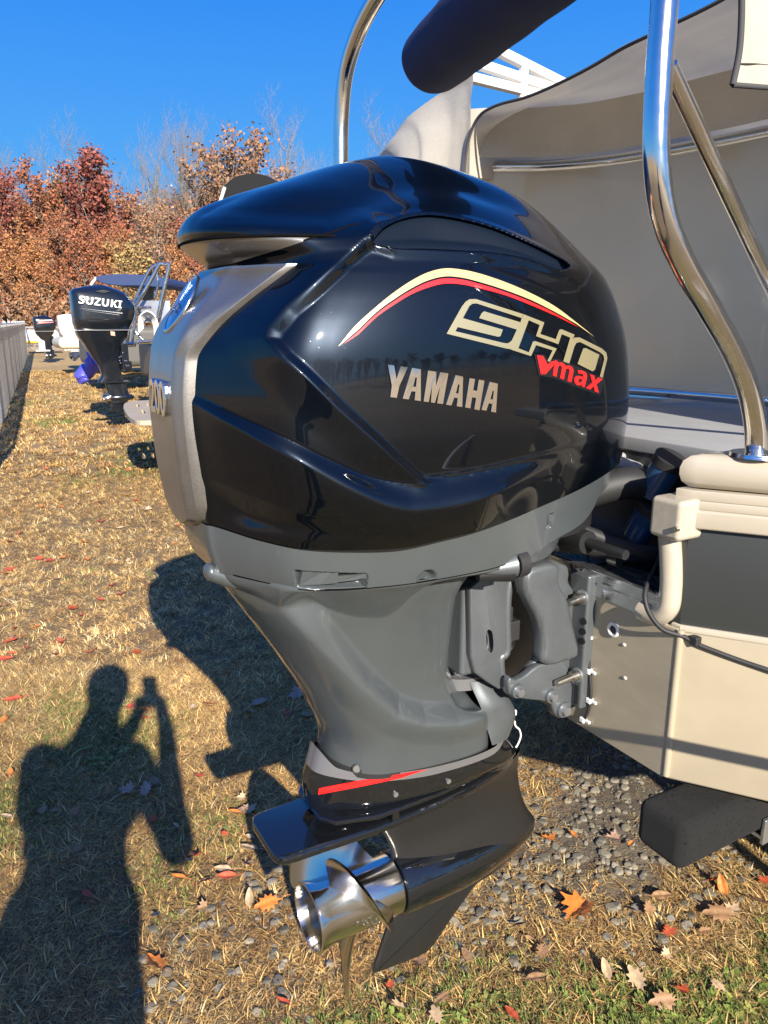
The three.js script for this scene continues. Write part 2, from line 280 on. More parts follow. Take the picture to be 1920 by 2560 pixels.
// a tuft: a few bent blades leaving one spot
function tuftGeo(n, len, wid, lie, sd) {
  seed = sd; const pos = [], idx = [], col = []; let o = 0;
  for (let k = 0; k < n; k++) {
    const a = rr(0, 6.2832), l = len * rr(0.45, 1.25), w = wid * rr(0.6, 1.3), up = lerp(1, 0.12, clamp(lie + rr(-0.35, 0.35))), ox = rr(-.6, .6) * len, oz = rr(-.6, .6) * len, cu = rr(-0.9, 0.9), tone = rr(0.55, 1.25);
    const N = 4; for (let s = 0; s < N; s++) {
      const t = s / (N - 1), aa = a + cu * t, h = l * (up * t - up * 0.55 * t * t * (1.2 - up)) + 0.002, r = l * (1 - up * 0.7) * t, x = ox + Math.cos(aa) * r, z = oz + Math.sin(aa) * r, ww = w * (1 - 0.85 * t) * 0.5, nx = -Math.sin(aa) * ww, nz = Math.cos(aa) * ww;
      pos.push(x + nx, h, z + nz, x - nx, h, z - nz); col.push(tone, tone, tone * 0.95, tone, tone, tone * 0.95); if (s) { const b = o + s * 2; idx.push(b - 2, b - 1, b + 1, b - 2, b + 1, b); }
    } o += N * 2;
  }
  const g = new THREE.BufferGeometry(); g.setAttribute('position', new THREE.Float32BufferAttribute(pos, 3)); g.setAttribute('color', new THREE.Float32BufferAttribute(col, 3)); g.setIndex(idx); g.computeVertexNormals(); return g;
}
const bladeMat = std([1, 1, 1], 0.82, 0, { vertexColors: true, side: THREE.DoubleSide });
const inView = (x, z, m = 0.12) => { const d = -z; if (d < 1.15) return false; const px = Math.abs(x) / d; return px < 0.56 * (1 + m) + 0.10 / d; };
const dead = () => { const t = rnd(), k = rr(.75, 1.2); return t < .50 ? [.63 * k, .435 * k, .185 * k] : t < .72 ? [.48 * k, .29 * k, .115 * k] : t < .92 ? [.27 * k, .155 * k, .070 * k] : [.70 * k, .56 * k, .32 * k]; };
const live = () => { const k = rr(.7, 1.25); return rnd() < .7 ? [.16 * k, .215 * k, .048 * k] : [.27 * k, .27 * k, .075 * k]; };
for (const [v, n, z0, z1, len, wid, lie, cnt, sc] of [['a', 10, 1.15, 3.4, .036, .0036, .66, 19000, 1], ['b', 10, 1.15, 3.4, .052, .0030, .88, 15000, 1], ['c', 13, 3.2, 8, .046, .0050, .7, 32000, 1.1], ['d', 14, 8, 26, .06, .010, .55, 26000, 1.7]])
  inst('dead_grass', tuftGeo(n, len, wid, lie, 11 + cnt), bladeMat, cnt, put => {
    seed = 100 + cnt; let tries = 0;
    for (let k = 0; k < cnt && tries < cnt * 12; tries++) {
      const d = Math.sqrt(lerp(z0 * z0, z1 * z1, rnd())), x = rr(-.68, .68) * d + rr(-.1, .1), z = -d; if (!inView(x, z)) continue;
      const s = stonyAt(x, z); if (d < 8 && rnd() < s * 1.05) continue;
      const g = greenAt(x, z); if (rnd() < g * 0.35) continue; const c = dead(), q = rr(.7, 1.25) * sc, bare = fbm(x * 3, z * 3, 2, 90); if (d < 8 && rnd() < (bare - .42) * 1.6) continue;
      const pt = .62 + .75 * fbm(x * 1.3, z * 1.3, 3, 140), wm = fbm(x * .5, z * .5, 2, 150); put(x, hgt(x, z) - .003, z, 0, rr(0, 6.28), 0, q, q * rr(.5, 1.1), q, c[0] * pt, c[1] * pt * lerp(.90, 1.06, wm), c[2] * pt * lerp(.75, 1.1, wm)); k++;
    }
  }, 'short dry straw-coloured grass covering the boat yard', 'grass');
for (const [n, z0, z1, len, wid, cnt] of [[8, 1.15, 4.2, .026, .0034, 13000], [9, 4, 16, .045, .007, 8000]])
  inst('green_grass', tuftGeo(n, len, wid, .35, 400 + cnt), bladeMat, cnt, put => {
    seed = 900 + cnt; let tries = 0;
    for (let k = 0; k < cnt && tries < cnt * 30; tries++) {
      const d = Math.sqrt(lerp(z0 * z0, z1 * z1, rnd())), x = rr(-.68, .68) * d, z = -d; if (!inView(x, z)) continue; const g = greenAt(x, z);
      if (rnd() > g * (0.35 + fbm(x * 6, z * 6, 2, 33)) ) continue; if (rnd() < stonyAt(x, z) * .8) continue; const c = live(), q = rr(.7, 1.3); put(x, hgt(x, z) - .002, z, 0, rr(0, 6.28), 0, q, q * rr(.7, 1.3), q, ...c); k++;
    }
  }, 'patches of low green grass and weeds among the straw', 'grass');
{ // small round-leaved weeds near the lens
  seed = 61; const pos = [], idx = []; let o = 0; for (let k = 0; k < 9; k++) { const a = rr(0, 6.28), l = rr(.006, .013), d = rr(.002, .016), h = rr(.006, .016), cx = Math.cos(a) * d, cz = Math.sin(a) * d; const c = [[-1, 0], [-.4, .5], [.4, .45], [1, 0], [.4, -.45], [-.4, -.5]]; for (const [u, w] of c) pos.push(cx + (u * Math.cos(a) - w * Math.sin(a)) * l, h + u * l * .3, cz + (u * Math.sin(a) + w * Math.cos(a)) * l); for (let q = 1; q < 5; q++) idx.push(o, o + q, o + q + 1); o += 6; }
  const g = new THREE.BufferGeometry(); g.setAttribute('position', new THREE.Float32BufferAttribute(pos, 3)); g.setIndex(idx); g.computeVertexNormals();
  inst('clover', g, std([1, 1, 1], .6, 0, { side: THREE.DoubleSide }), 1100, put => { seed = 62; for (let k = 0, t = 0; k < 1100 && t < 90000; t++) { const d = Math.sqrt(lerp(1.3, 7, rnd())), x = rr(-.68, .68) * d, z = -d; const g2 = greenAt(x, z); if (g2 < .2 || rnd() > g2 || fbm(x * 11, z * 11, 2, 5) < .36) continue; const c = live(), q = rr(.4, .85); put(x, hgt(x, z), z, 0, rr(0, 6.28), 0, q, q, q, c[0] * 1.15, c[1] * 1.1, c[2]); k++; } }, 'small green clover leaves low in the grass', 'clover');
}
{ // gravel
  const stone = sd => { const g = new THREE.IcosahedronGeometry(1, 1), p = g.attributes.position; for (let i = 0; i < p.count; i++) { const x = p.getX(i), y = p.getY(i), z = p.getZ(i), k = .72 + .45 * vn(x * 1.7 + sd, y * 1.7 + z * 1.3, sd); p.setXYZ(i, Math.max(-.75, Math.min(.8, x * k * 1.1)), Math.max(-.35, Math.min(.42, y * k * .7)), z * k * .85); } return toCreasedNormals(g.index ? g.toNonIndexed() : g, .25); };
  for (const s of [1, 2]) inst('gravel', stone(s * 3.7), std([1, 1, 1], .9), 1500, put => { seed = 70 + s; for (let k = 0, t = 0; k < 1500 && t < 80000; t++) { const x = rr(-.9, 2.4), z = rr(-4.2, -1.2); const st = stonyAt(x, z); if (st < .42 || rnd() > st) continue; const q = .003 + .017 * Math.pow(rnd(), 3.2), b = rr(.09, .25), w = rnd(); put(x, hgt(x, z) + q * .05, z, rr(-.3, .3), rr(0, 6.28), rr(-.3, .3), q * rr(.8, 1.3), q, q, b, b * lerp(.86, .92, w), b * lerp(.60, .74, w)); k++; } }, 'grey gravel scattered on bare soil below the boat', 'gravel');
  inst('dry_litter', tuftGeo(5, .022, .003, 1, 77), bladeMat, 5000, put => { seed = 78; for (let k = 0; k < 5000; k++) { const x = rr(-.9, 2.2), z = rr(-4.0, -1.2); if (rnd() > stonyAt(x, z) + .15) continue; const c = dead(), b = rr(.5, .9), q = rr(.6, 1.3); put(x, hgt(x, z) + .002, z, 0, rr(0, 6.28), 0, q, q, q, c[0] * b, c[1] * b, c[2] * b); } }, 'brown dry plant litter strewn between the gravel', 'litter');
}

// ---------------------------------------------------------------- wood edge: autumn trees, each with trunk and crown
function growTree(sd, H, { leaf = 0, spread = 1, twig = 1, lean = 0 }) {
  seed = sd; const wp = [], wi = [], tips = []; let nv = 0;
  const seg = (a, b, r0, r1, n) => {
    const d = b.clone().sub(a).normalize(), x = Math.abs(d.y) < .9 ? V3(0, 1, 0).cross(d).normalize() : V3(1, 0, 0).cross(d).normalize(), y = d.clone().cross(x);
    for (const [c, r] of [[a, r0], [b, r1]]) for (let k = 0; k < n; k++) { const t = k / n * 6.2832; wp.push(c.x + (x.x * Math.cos(t) + y.x * Math.sin(t)) * r, c.y + (x.y * Math.cos(t) + y.y * Math.sin(t)) * r, c.z + (x.z * Math.cos(t) + y.z * Math.sin(t)) * r); }
    for (let k = 0; k < n; k++) { const p = nv + k, q = nv + (k + 1) % n; wi.push(p, q, q + n, p, q + n, p + n); } nv += 2 * n;
  };
  const grow = (p, dir, len, r, lv) => {
    const n = lv === 0 ? 9 : lv === 1 ? 5 : 3; let a = p.clone(), d = dir.clone();
    for (let k = 0; k < n; k++) {
      const t = (k + 1) / n, r0 = r * (1 - .8 * k / n), r1 = r * (1 - .8 * t); d.add(V3(rr(-.16, .16), lv ? .09 : .03, rr(-.16, .16)).multiplyScalar(lv ? 1.4 : .5)).normalize();
      const b = a.clone().addScaledVector(d, len / n); seg(a, b, r0, r1, lv === 0 ? 6 : lv === 1 ? 4 : 3);
      const start = lv === 0 ? .2 : .2; if (lv < 3 && t > start) { const m = lv === 0 ? 3 : lv === 1 ? 3 : 2 * twig; for (let q = 0; q < m; q++) { const an = rr(0, 6.28), out = V3(Math.cos(an), rr(.25, lv ? 1.2 : 1.0), Math.sin(an)).normalize(), nd = d.clone().multiplyScalar(lv ? .55 : .35).add(out).normalize(); grow(b, nd, len * rr(.26, .44) * spread * (lv === 0 ? (1.15 - .5 * t) : 1), r1 * .55 + .004, lv + 1); } }
      if (lv >= 2) tips.push(b.clone()); a = b;
    }
  };
  grow(V3(0, -.2, 0), V3(lean, 1, rr(-.04, .04)).normalize(), H, H * .013 + .035, 0);
  const wood = new THREE.BufferGeometry(); wood.setAttribute('position', new THREE.Float32BufferAttribute(wp, 3)); wood.setIndex(wi); wood.computeVertexNormals();
  const lp = [], ln = [], lc = []; const N = leaf;
  for (let k = 0; k < N; k++) {
    const t = tips[Math.floor(rnd() * tips.length)], c = t.clone().add(V3(rr(-.32, .32), rr(-.36, .25), rr(-.32, .32))); const s = rr(.08, .19), a = V3(rr(-1, 1), rr(-1, 1), rr(-1, 1)).normalize(), b = a.clone().cross(V3(rr(-1, 1), rr(-1, 1), rr(-1, 1))).normalize(), n = a.clone().cross(b), tone = rr(.6, 1.35), w = rnd();
    const q = [[1, 0], [.2, .7], [-.8, .25], [-.5, -.6], [.35, -.6]].map(([x, y]) => c.clone().addScaledVector(a, x * s).addScaledVector(b, y * s));
    for (const [i, j, l] of [[0, 1, 2], [0, 2, 3], [0, 3, 4]]) for (const v of [q[i], q[j], q[l]]) { lp.push(v.x, v.y, v.z); ln.push(n.x, n.y, n.z); lc.push(tone, tone * lerp(.75, 1.15, w), tone * lerp(.8, 1.1, w)); }
  }
  const leaves = N ? new THREE.BufferGeometry() : null; if (N) { leaves.setAttribute('position', new THREE.Float32BufferAttribute(lp, 3)); leaves.setAttribute('normal', new THREE.Float32BufferAttribute(ln, 3)); leaves.setAttribute('color', new THREE.Float32BufferAttribute(lc, 3)); }
  return { wood, leaves };
}
const barkMat = std([.36, .31, .26], .95), barkPale = std([.235, .20, .165], .95);
const leafMat = c => new THREE.MeshPhysicalMaterial({ color: new THREE.Color().setRGB(...c), roughness: .85, vertexColors: true, side: THREE.DoubleSide, transmission: .0 });
const LM = { red: leafMat([.235, .072, .050]), rust: leafMat([.30, .115, .052]), orange: leafMat([.36, .165, .060]), brown: leafMat([.27, .150, .078]), gold: leafMat([.34, .235, .085]), olive: leafMat([.22, .19, .075]) };
const TREE = [
  ['red_oak', growTree(31, 13.5, { leaf: 6800, spread: .85 }), LM.red, 'tall narrow oak with dense dark red leaves at the edge of the wood'],
  ['rust_oak', growTree(47, 12.5, { leaf: 6500, spread: 1.1 }), LM.rust, 'broad oak with thinning rust coloured leaves at the edge of the wood'],
  ['orange_maple', growTree(59, 11, { leaf: 6000, spread: 1.1 }), LM.orange, 'orange leaved maple growing low in front of the bare trees'],
  ['brown_oak', growTree(71, 13, { leaf: 3200, spread: 1.05 }), LM.brown, 'half bare oak with sparse brown leaves at the edge of the wood'],
  ['bare_tree', growTree(83, 15, { leaf: 0, twig: 1, spread: .95 }), null, 'tall leafless tree with pale grey branches against the sky'],
  ['golden_beech', growTree(97, 8, { leaf: 5200, spread: 1.3 }), LM.gold, 'low golden yellow beech under the taller trees'],
];
function putTree(kind, x, z, turn, s, sy = s) {
  const [name, g, lm, label] = TREE[kind]; const o = new THREE.Group(); o.name = numbered(name); o.position.set(x, 0, z); o.rotation.y = turn; const tall = kind === 4 ? 1.2 : 1; o.scale.set(s * .80, sy * .745 * tall, s * .80); tag(o, label, 'tree', 'autumn trees at the edge of the wood'); scene.add(o);
  const w = new THREE.Mesh(g.wood, kind === 4 ? barkPale : barkMat); w.name = 'trunk'; w.castShadow = w.receiveShadow = true; o.add(w); if (g.leaves) { const l = new THREE.Mesh(g.leaves, lm); l.name = 'crown'; l.castShadow = l.receiveShadow = true; o.add(l); }
}
{
  seed = 5; const at = (px, d) => [(px - 960) / 2010 * d, -d];
  // front rank as read off the photograph: [pixel column, distance, kind, height factor]
  const F = [[-60, 56, 0, .95], [18, 57, 0, .90], [70, 60, 1, .93], [125, 62, 1, 1.02], [165, 60, 3, 1.0], [205, 63, 3, 1.05], [262, 60, 0, 1.10], [300, 64, 0, .98], [335, 58, 1, .72], [365, 63, 4, .92], [410, 58, 2, .72], [430, 66, 4, .98], [470, 62, 4, 1.0], [495, 58, 0, .70], [520, 66, 4, 1.02], [575, 68, 4, 1.03], [560, 63, 3, 1.12], [600, 62, 3, 1.25], [655, 64, 3, 1.22], [700, 63, 3, 1.08], [745, 66, 4, .88], [790, 62, 1, .80], [850, 64, 3, .85], [930, 66, 1, .8], [40, 52, 2, .70], [100, 51, 2, .62], [215, 52, 1, .68], [290, 53, 2, .66], [350, 52, 5, .80], [400, 54, 3, .75], [450, 53, 2, .62], [250, 55, 1, .66], [150, 54, 1, .62], [0, 53, 1, .66], [520, 54, 0, .58], [580, 55, 2, .62], [650, 55, 1, .64], [720, 56, 2, .62]];
  for (const [px, d, k, s] of F) { const [x, z] = at(px + rr(-6, 6), d); putTree(k, x, z, rr(0, 6.28), s * rr(.96, 1.04), s * rr(.97, 1.03)); }
  for (let k = 0; k < 40; k++) { const [x, z] = at(-120 + k * 27 + rr(-14, 14), rr(66, 80)); putTree([4, 3, 0, 4, 1, 4, 2, 3, 1][k % 9], x, z, rr(0, 6.28), rr(.9, 1.1) * (k % 9 === 0 || k % 9 === 3 ? 1.12 : .98)); }
  for (let k = 0; k < 20; k++) { const [x, z] = at(-110 + k * 52 + rr(-12, 12), rr(54, 66)); putTree([3, 2, 1, 0, 3, 5, 2, 1, 3, 0][k % 10], x, z, rr(0, 6.28), rr(.55, .9)); }
  // the wood goes on to the right, mirrored in the cowling
  for (let k = 0; k < 44; k++) { const a = .95 + k * .045 + rr(-.015, .015), d = rr(58, 84); putTree([1, 3, 2, 0, 5, 3, 5, 2][k % 8], Math.sin(a) * d, -Math.cos(a) * d, rr(0, 6.28), rr(.55, 1.0)); }
}
{ // brush at the foot of the wood
  seed = 19; const mk = (sd, n) => { seed = sd; const lp = [], ln = [], lc = []; for (let k = 0; k < n; k++) { const a = rr(0, 6.28), r = Math.sqrt(rnd()) * 1.1, h = rnd() * 2.2 * (1 - .3 * r), c = V3(Math.cos(a) * r, h, Math.sin(a) * r), s = rr(.05, .13), u = V3(rr(-1, 1), rr(-1, 1), rr(-1, 1)).normalize(), v = u.clone().cross(V3(rr(-1, 1), rr(-1, 1), rr(-1, 1))).normalize(), m = u.clone().cross(v), t = rr(.5, 1.3); for (const [x, y] of [[1, 0], [-.6, .6], [-.5, -.7]]) { const p = c.clone().addScaledVector(u, x * s).addScaledVector(v, y * s); lp.push(p.x, p.y, p.z); ln.push(m.x, m.y, m.z); lc.push(t, t, t); } } const g = new THREE.BufferGeometry(); g.setAttribute('position', new THREE.Float32BufferAttribute(lp, 3)); g.setAttribute('normal', new THREE.Float32BufferAttribute(ln, 3)); g.setAttribute('color', new THREE.Float32BufferAttribute(lc, 3)); return g; };
  const twigs = (() => { seed = 91; const gs = []; for (let k = 0; k < 14; k++) { const a = rr(0, 6.28); gs.push(rod([0, 0, 0], [Math.cos(a) * rr(.3, 1), rr(1.0, 2.0), Math.sin(a) * rr(.3, 1)], .025, .008, 4)); } return prep(gs); })();
  const G = [mk(1, 2600), mk(2, 2600)], C = [LM.rust, LM.brown, LM.orange, LM.brown], lab = ['rusty brush at the foot of the wood', 'dull brown brush at the foot of the wood', 'orange brush at the foot of the wood', 'brown brush at the foot of the wood']; seed = 23;
  for (let k = 0; k < 28; k++) { const px = -80 + k * 33 + rr(-12, 12), d = rr(47, 56), q = k % 4, o = new THREE.Group(); o.name = numbered('shrub'); o.position.set((px - 960) / 2010 * d, 0, -d); o.rotation.y = rr(0, 6.28); const s = rr(.8, 1.7); o.scale.set(s * 1.1, s * 1.1, s * 1.1); tag(o, lab[q], 'shrub', 'brush along the wood'); scene.add(o); const l = new THREE.Mesh(G[k % 2], C[q]); l.name = 'foliage'; o.add(l); const t = new THREE.Mesh(twigs, barkMat); t.name = 'stems'; o.add(t); l.castShadow = t.castShadow = true; }
}
// ---------------------------------------------------------------- chain-link fence along the aisle
function fence(A, B, label, H = 1.56, step = 3.0) {
  const dx = B[0] - A[0], dz = B[1] - A[1], L = Math.hypot(dx, dz), f = thing('chain_link_fence', label, 'fence', [A[0], 0, A[1]], Math.atan2(-dz, dx));
  const galv = std([.56, .58, .60], .5, .3), wireM = std([.62, .64, .66], .55, .15, { side: THREE.DoubleSide });
  const n = Math.round(L / step); for (let k = 0; k <= n; k++) part('post', [rod([k * L / n, 0, 0], [k * L / n, H + .03, 0], k % n ? .030 : .038, k % n ? .030 : .038, 12), new THREE.SphereGeometry(.040, 12, 8).translate(k * L / n, H + .03, 0)], galv, f);
  part('top_rail', rod([0, H, 0], [L, H, 0], .021, .021, 10), galv, f);
  const pos = [], nor = []; const sp = .085, r = .0024; const wire = (x0, x1, z, up) => { // thin three-sided wire running slantwise
    let a = [x0, up ? .03 : H - .01, z], b = [x1, up ? H - .01 : .03, z]; const d = V3(b[0] - a[0], b[1] - a[1], 0).normalize(), s = V3(-d.y, d.x, 0), t = V3(0, 0, 1); const R = [0, 2.094, 4.189].map(q => s.clone().multiplyScalar(Math.cos(q) * r).addScaledVector(t, Math.sin(q) * r));
    for (let k = 0; k < 3; k++) { const p = R[k], q = R[(k + 1) % 3], m = p.clone().add(q).normalize(), v = [[a, p], [b, p], [b, q], [a, p], [b, q], [a, q]]; for (const [c, o] of v) { pos.push(c[0] + o.x, c[1] + o.y, c[2] + o.z); } } };
  for (let x = -H; x < L; x += sp) { const x0 = Math.max(0, x), x1 = Math.min(L, x + H); if (x >= 0 && x + H <= L) { wire(x, x + H, .034, true); wire(x, x + H, .040, false); } }
  const g = new THREE.BufferGeometry(); g.setAttribute('position', new THREE.Float32BufferAttribute(pos, 3)); g.computeVertexNormals(); const w = part('wire_mesh', g, wireM, f); w.userData.kind = 'stuff';
}
fence([-3.9, -7.0], [-18.2, -39.6], 'grey chain link fence running along the aisle towards the wood');
fence([-21, -43.5], [-6, -45.5], 'far chain link fence crossing in front of the wood', 1.3);

// ---------------------------------------------------------------- the other boats and motors of the row
const loc = (px, py, o, w) => { const r = ray(px, py), ox = o[0], of = -o[2], cu = -ox * US[0] - of * US[1], cw = -ox * WS[0] - of * WS[1], du = r[0] * US[0] + r[1] * US[1], dw = r[0] * WS[0] + r[1] * WS[1], t = (w - cw) / dw; return [cu + t * du, EYE + t * r[2], w]; };
const planOut = crv2([[0, 0], [.002, .25], [.02, .6], [.08, .84], [.2, .95], [.4, 1], [.6, .99], [.78, .92], [.9, .74], [.97, .45], [1, 0]]);
function slices(rear, front, wid, rows, nt = 60, plan = planOut) {     // body from side-view edges: rear / front are [v, u], wid [v, half width]
  const a = curve1(rear), b = curve1(front), c = curve1(wid), g = gridGeo(nt, rows.length, (i, j) => { const v = rows[j], q = plan(i / (nt - 1)); return [lerp(a(v), b(v), q[0]), v, c(v) * q[1]]; });
  const cap = (v, up) => { const pts = Array.from({ length: nt }, (_, i) => { const q = plan(i / (nt - 1)); return [lerp(a(v), b(v), q[0]), c(v) * q[1]]; }), pl = [...pts, ...pts.slice(1, -1).reverse().map(p => [p[0], -p[1]])], h = new THREE.ShapeGeometry(shapeOf(pl)); h.rotateX(Math.PI / 2); if (up) { h.scale(1, 1, 1); } return h.translate(0, v, 0); };
  return [g, mirrorZ(g), cap(rows[0]), cap(rows[rows.length - 1], true)];
}
function smallProp(par, u, v, mat, R = .19) { const hub = part('propeller', latheX([[u - .10, 0], [u - .10, .05], [u, .055], [u + .02, .05], [u + .02, 0]], 24).translate(0, v, 0), mat, par); for (let b = 0; b < 3; b++) { const ph0 = .4 + b * 2.094; part('blade', gridGeo(10, 8, (i, j) => { const r = lerp(.05, R, j / 7), s = i / 9 - .5, x = j / 7, ch = .15 * Math.sqrt(Math.max(.01, 1 - Math.pow(Math.max(0, x - .5) / .5, 2))), be = Math.atan(.45 / (6.28 * r)), ph = ph0 + s * ch * Math.cos(be) / r; return [u - .04 + s * ch * Math.sin(be) - .03 * x, v + r * Math.cos(ph), r * Math.sin(ph)]; }), mat, hub); } }
const twoSided = m => { const k = m.clone(); k.side = THREE.DoubleSide; return k; };
const steel2 = twoSided(M.steel), gloss = phy([.006, .008, .012], .25, 0, { clearcoat: 1, clearcoatRoughness: .04, side: THREE.DoubleSide });
function outboard(name, label, o, s, mats, extra) {                    // a plainer motor for the boats further off
  const m = thing(name, label, 'outboard motor', o, TURN, 'outboard motors along the row');
  const S = p => p.map(([v, u]) => [v * s, u * s]);
  part('cowling', slices(S([[1.20, -.40], [1.30, -.425], [1.70, -.43], [1.76, -.40], [1.80, -.25], [1.83, -.05]]), S([[1.20, .36], [1.35, .44], [1.50, .47], [1.62, .42], [1.72, .33], [1.79, .18], [1.83, .05]]), S([[1.20, .21], [1.35, .25], [1.60, .24], [1.72, .20], [1.79, .12], [1.83, .03]]), rowsOf(1.20 * s, 1.83 * s, 40)), mats[0], m);
  part('lower_cowling', slices(S([[1.02, -.33], [1.10, -.38], [1.19, -.41]]), S([[1.02, .26], [1.10, .33], [1.19, .36]]), S([[1.02, .17], [1.19, .21]]), rowsOf(1.02 * s, 1.19 * s, 8)), mats[1], m);
  part('midsection', slices(S([[.44, -.16], [.55, -.10], [.65, -.12], [.80, -.20], [.95, -.29], [1.03, -.33]]), S([[.44, .22], [.55, .20], [.70, .20], [.9, .22], [1.03, .26]]), S([[.44, .08], [.7, .09], [.9, .13], [1.03, .17]]), rowsOf(.44 * s, 1.03 * s, 20)), mats[1], m);
  part('anti_ventilation_plate', box(-.30 * s, .30 * s, .425 * s, .445 * s, -.09 * s, .09 * s, .004), mats[1], m);
  part('strut', slices(S([[.10, .0], [.45, -.06]]), S([[.10, .22], [.2, .30], [.3, .27], [.45, .26]]), S([[.10, .05], [.45, .04]]), rowsOf(.12 * s, .43 * s, 8)), mats[1], m);
  part('torpedo', latheX([[.02 * s, 0], [.02 * s, .06 * s], [.2 * s, .065 * s], [.32 * s, .04 * s], [.38 * s, 0]], 24).translate(0, .20 * s, 0), mats[1], m);
  part('skeg', extr([[.02, .16], [-.01, .0], [.10, -.01], [.26, .16]].map(p => [p[0] * s, p[1] * s]), -.006, .006, .002), mats[1], m);
  smallProp(m, .0, .20 * s, steel2, .17 * s);
  part('bracket', [box(.20 * s, .30 * s, .62 * s, 1.0 * s, .06 * s, .12 * s, .01), box(.20 * s, .30 * s, .62 * s, 1.0 * s, -.12 * s, -.06 * s, .01), box(.24 * s, .34 * s, .60 * s, .74 * s, -.1, .1, .01)], mats[1], m);
  if (extra) extra(m, s); return m;
}
const O2 = [-4.12, .30, -11.5];
outboard('outboard_motor', 'glossy black outboard motor with white lettering beside the aluminium ladder frame', O2, 1.0, [gloss, gloss], (m, s) => {
  const sh = font.generateShapes('SUZUKI', 1), g = new THREE.ExtrudeGeometry(sh, { depth: .01, bevelEnabled: false, curveSegments: 4 }); g.computeBoundingBox(); const b = g.boundingBox, p = g.attributes.position;
  for (let i = 0; i < p.count; i++) { const x = (p.getX(i) - b.min.x) / (b.max.x - b.min.x), y = (p.getY(i) - b.min.y) / (b.max.y - b.min.y); p.setXYZ(i, lerp(-.36, .22, x) + y * .02, lerp(1.565, 1.50, x) + y * .105, .262 + p.getZ(i) - .018 * Math.pow((x - .55) * 1.6, 2)); }
  g.computeVertexNormals(); part('white_lettering', g, std([.8, .8, .8], .4), m);
  part('silver_line', [extr([[-.37, 1.50], [.23, 1.425], [.23, 1.437]], .262, .266, .0005), extr([[-.33, 1.475], [.18, 1.405], [.18, 1.411]], .262, .266, .0005)], std([.6, .6, .6], .35, .5), m);
  part('badge', extr([[0, 0], [.06, -.01], [.06, .05], [0, .06]].map(q => [q[0] + .05, q[1] + 1.12]), .206, .212, .001), std([.45, .3, .22], .5), m);
  part('trim_line', box(-.40, .36, 1.192, 1.198, .05, .226, .002), M.zinc, m);
  part('vent', extr([[-.12, 1.735], [.0, 1.705], [.10, 1.735], [.0, 1.755]], .200, .214, .002), M.dark, m);
  seed = 3; for (let k = 0; k < 9; k++) part('bracket_bolt', new THREE.SphereGeometry(.014, 8, 6).translate(rr(.12, .30), rr(.62, .95), rr(.12, .13)), M.chrome, m);
});
outboard('outboard_motor', 'black outboard motor with a red stripe and silver lower leg near the fence end', [-13.45, .10, -31], .95, [gloss, gloss], (m, s) => {
  part('red_flash', extr([[-.30, 1.42], [.30, 1.46], [.33, 1.50], [-.20, 1.50]], .235, .245, .001), std([.5, .16, .15], .4), m); part('silver_flash', extr([[-.30, 1.52], [.30, 1.54], [.26, 1.58], [-.24, 1.56]], .225, .238, .001), M.white, m);
  part('silver_leg', box(-.30, -.06, .40, 1.0, -.10, .10, .02), std([.55, .56, .58], .4, .5), m); part('silver_plate', box(-.42, .10, .36, .41, -.12, .12, .01), M.white, m);
});
outboard('outboard_motor', 'white outboard motor between the two black motors', [-10.25, .35, -25.5], .82, [std([.74, .74, .72], .3, 0, { side: THREE.DoubleSide }), std([.7, .7, .68], .35, 0, { side: THREE.DoubleSide })]);

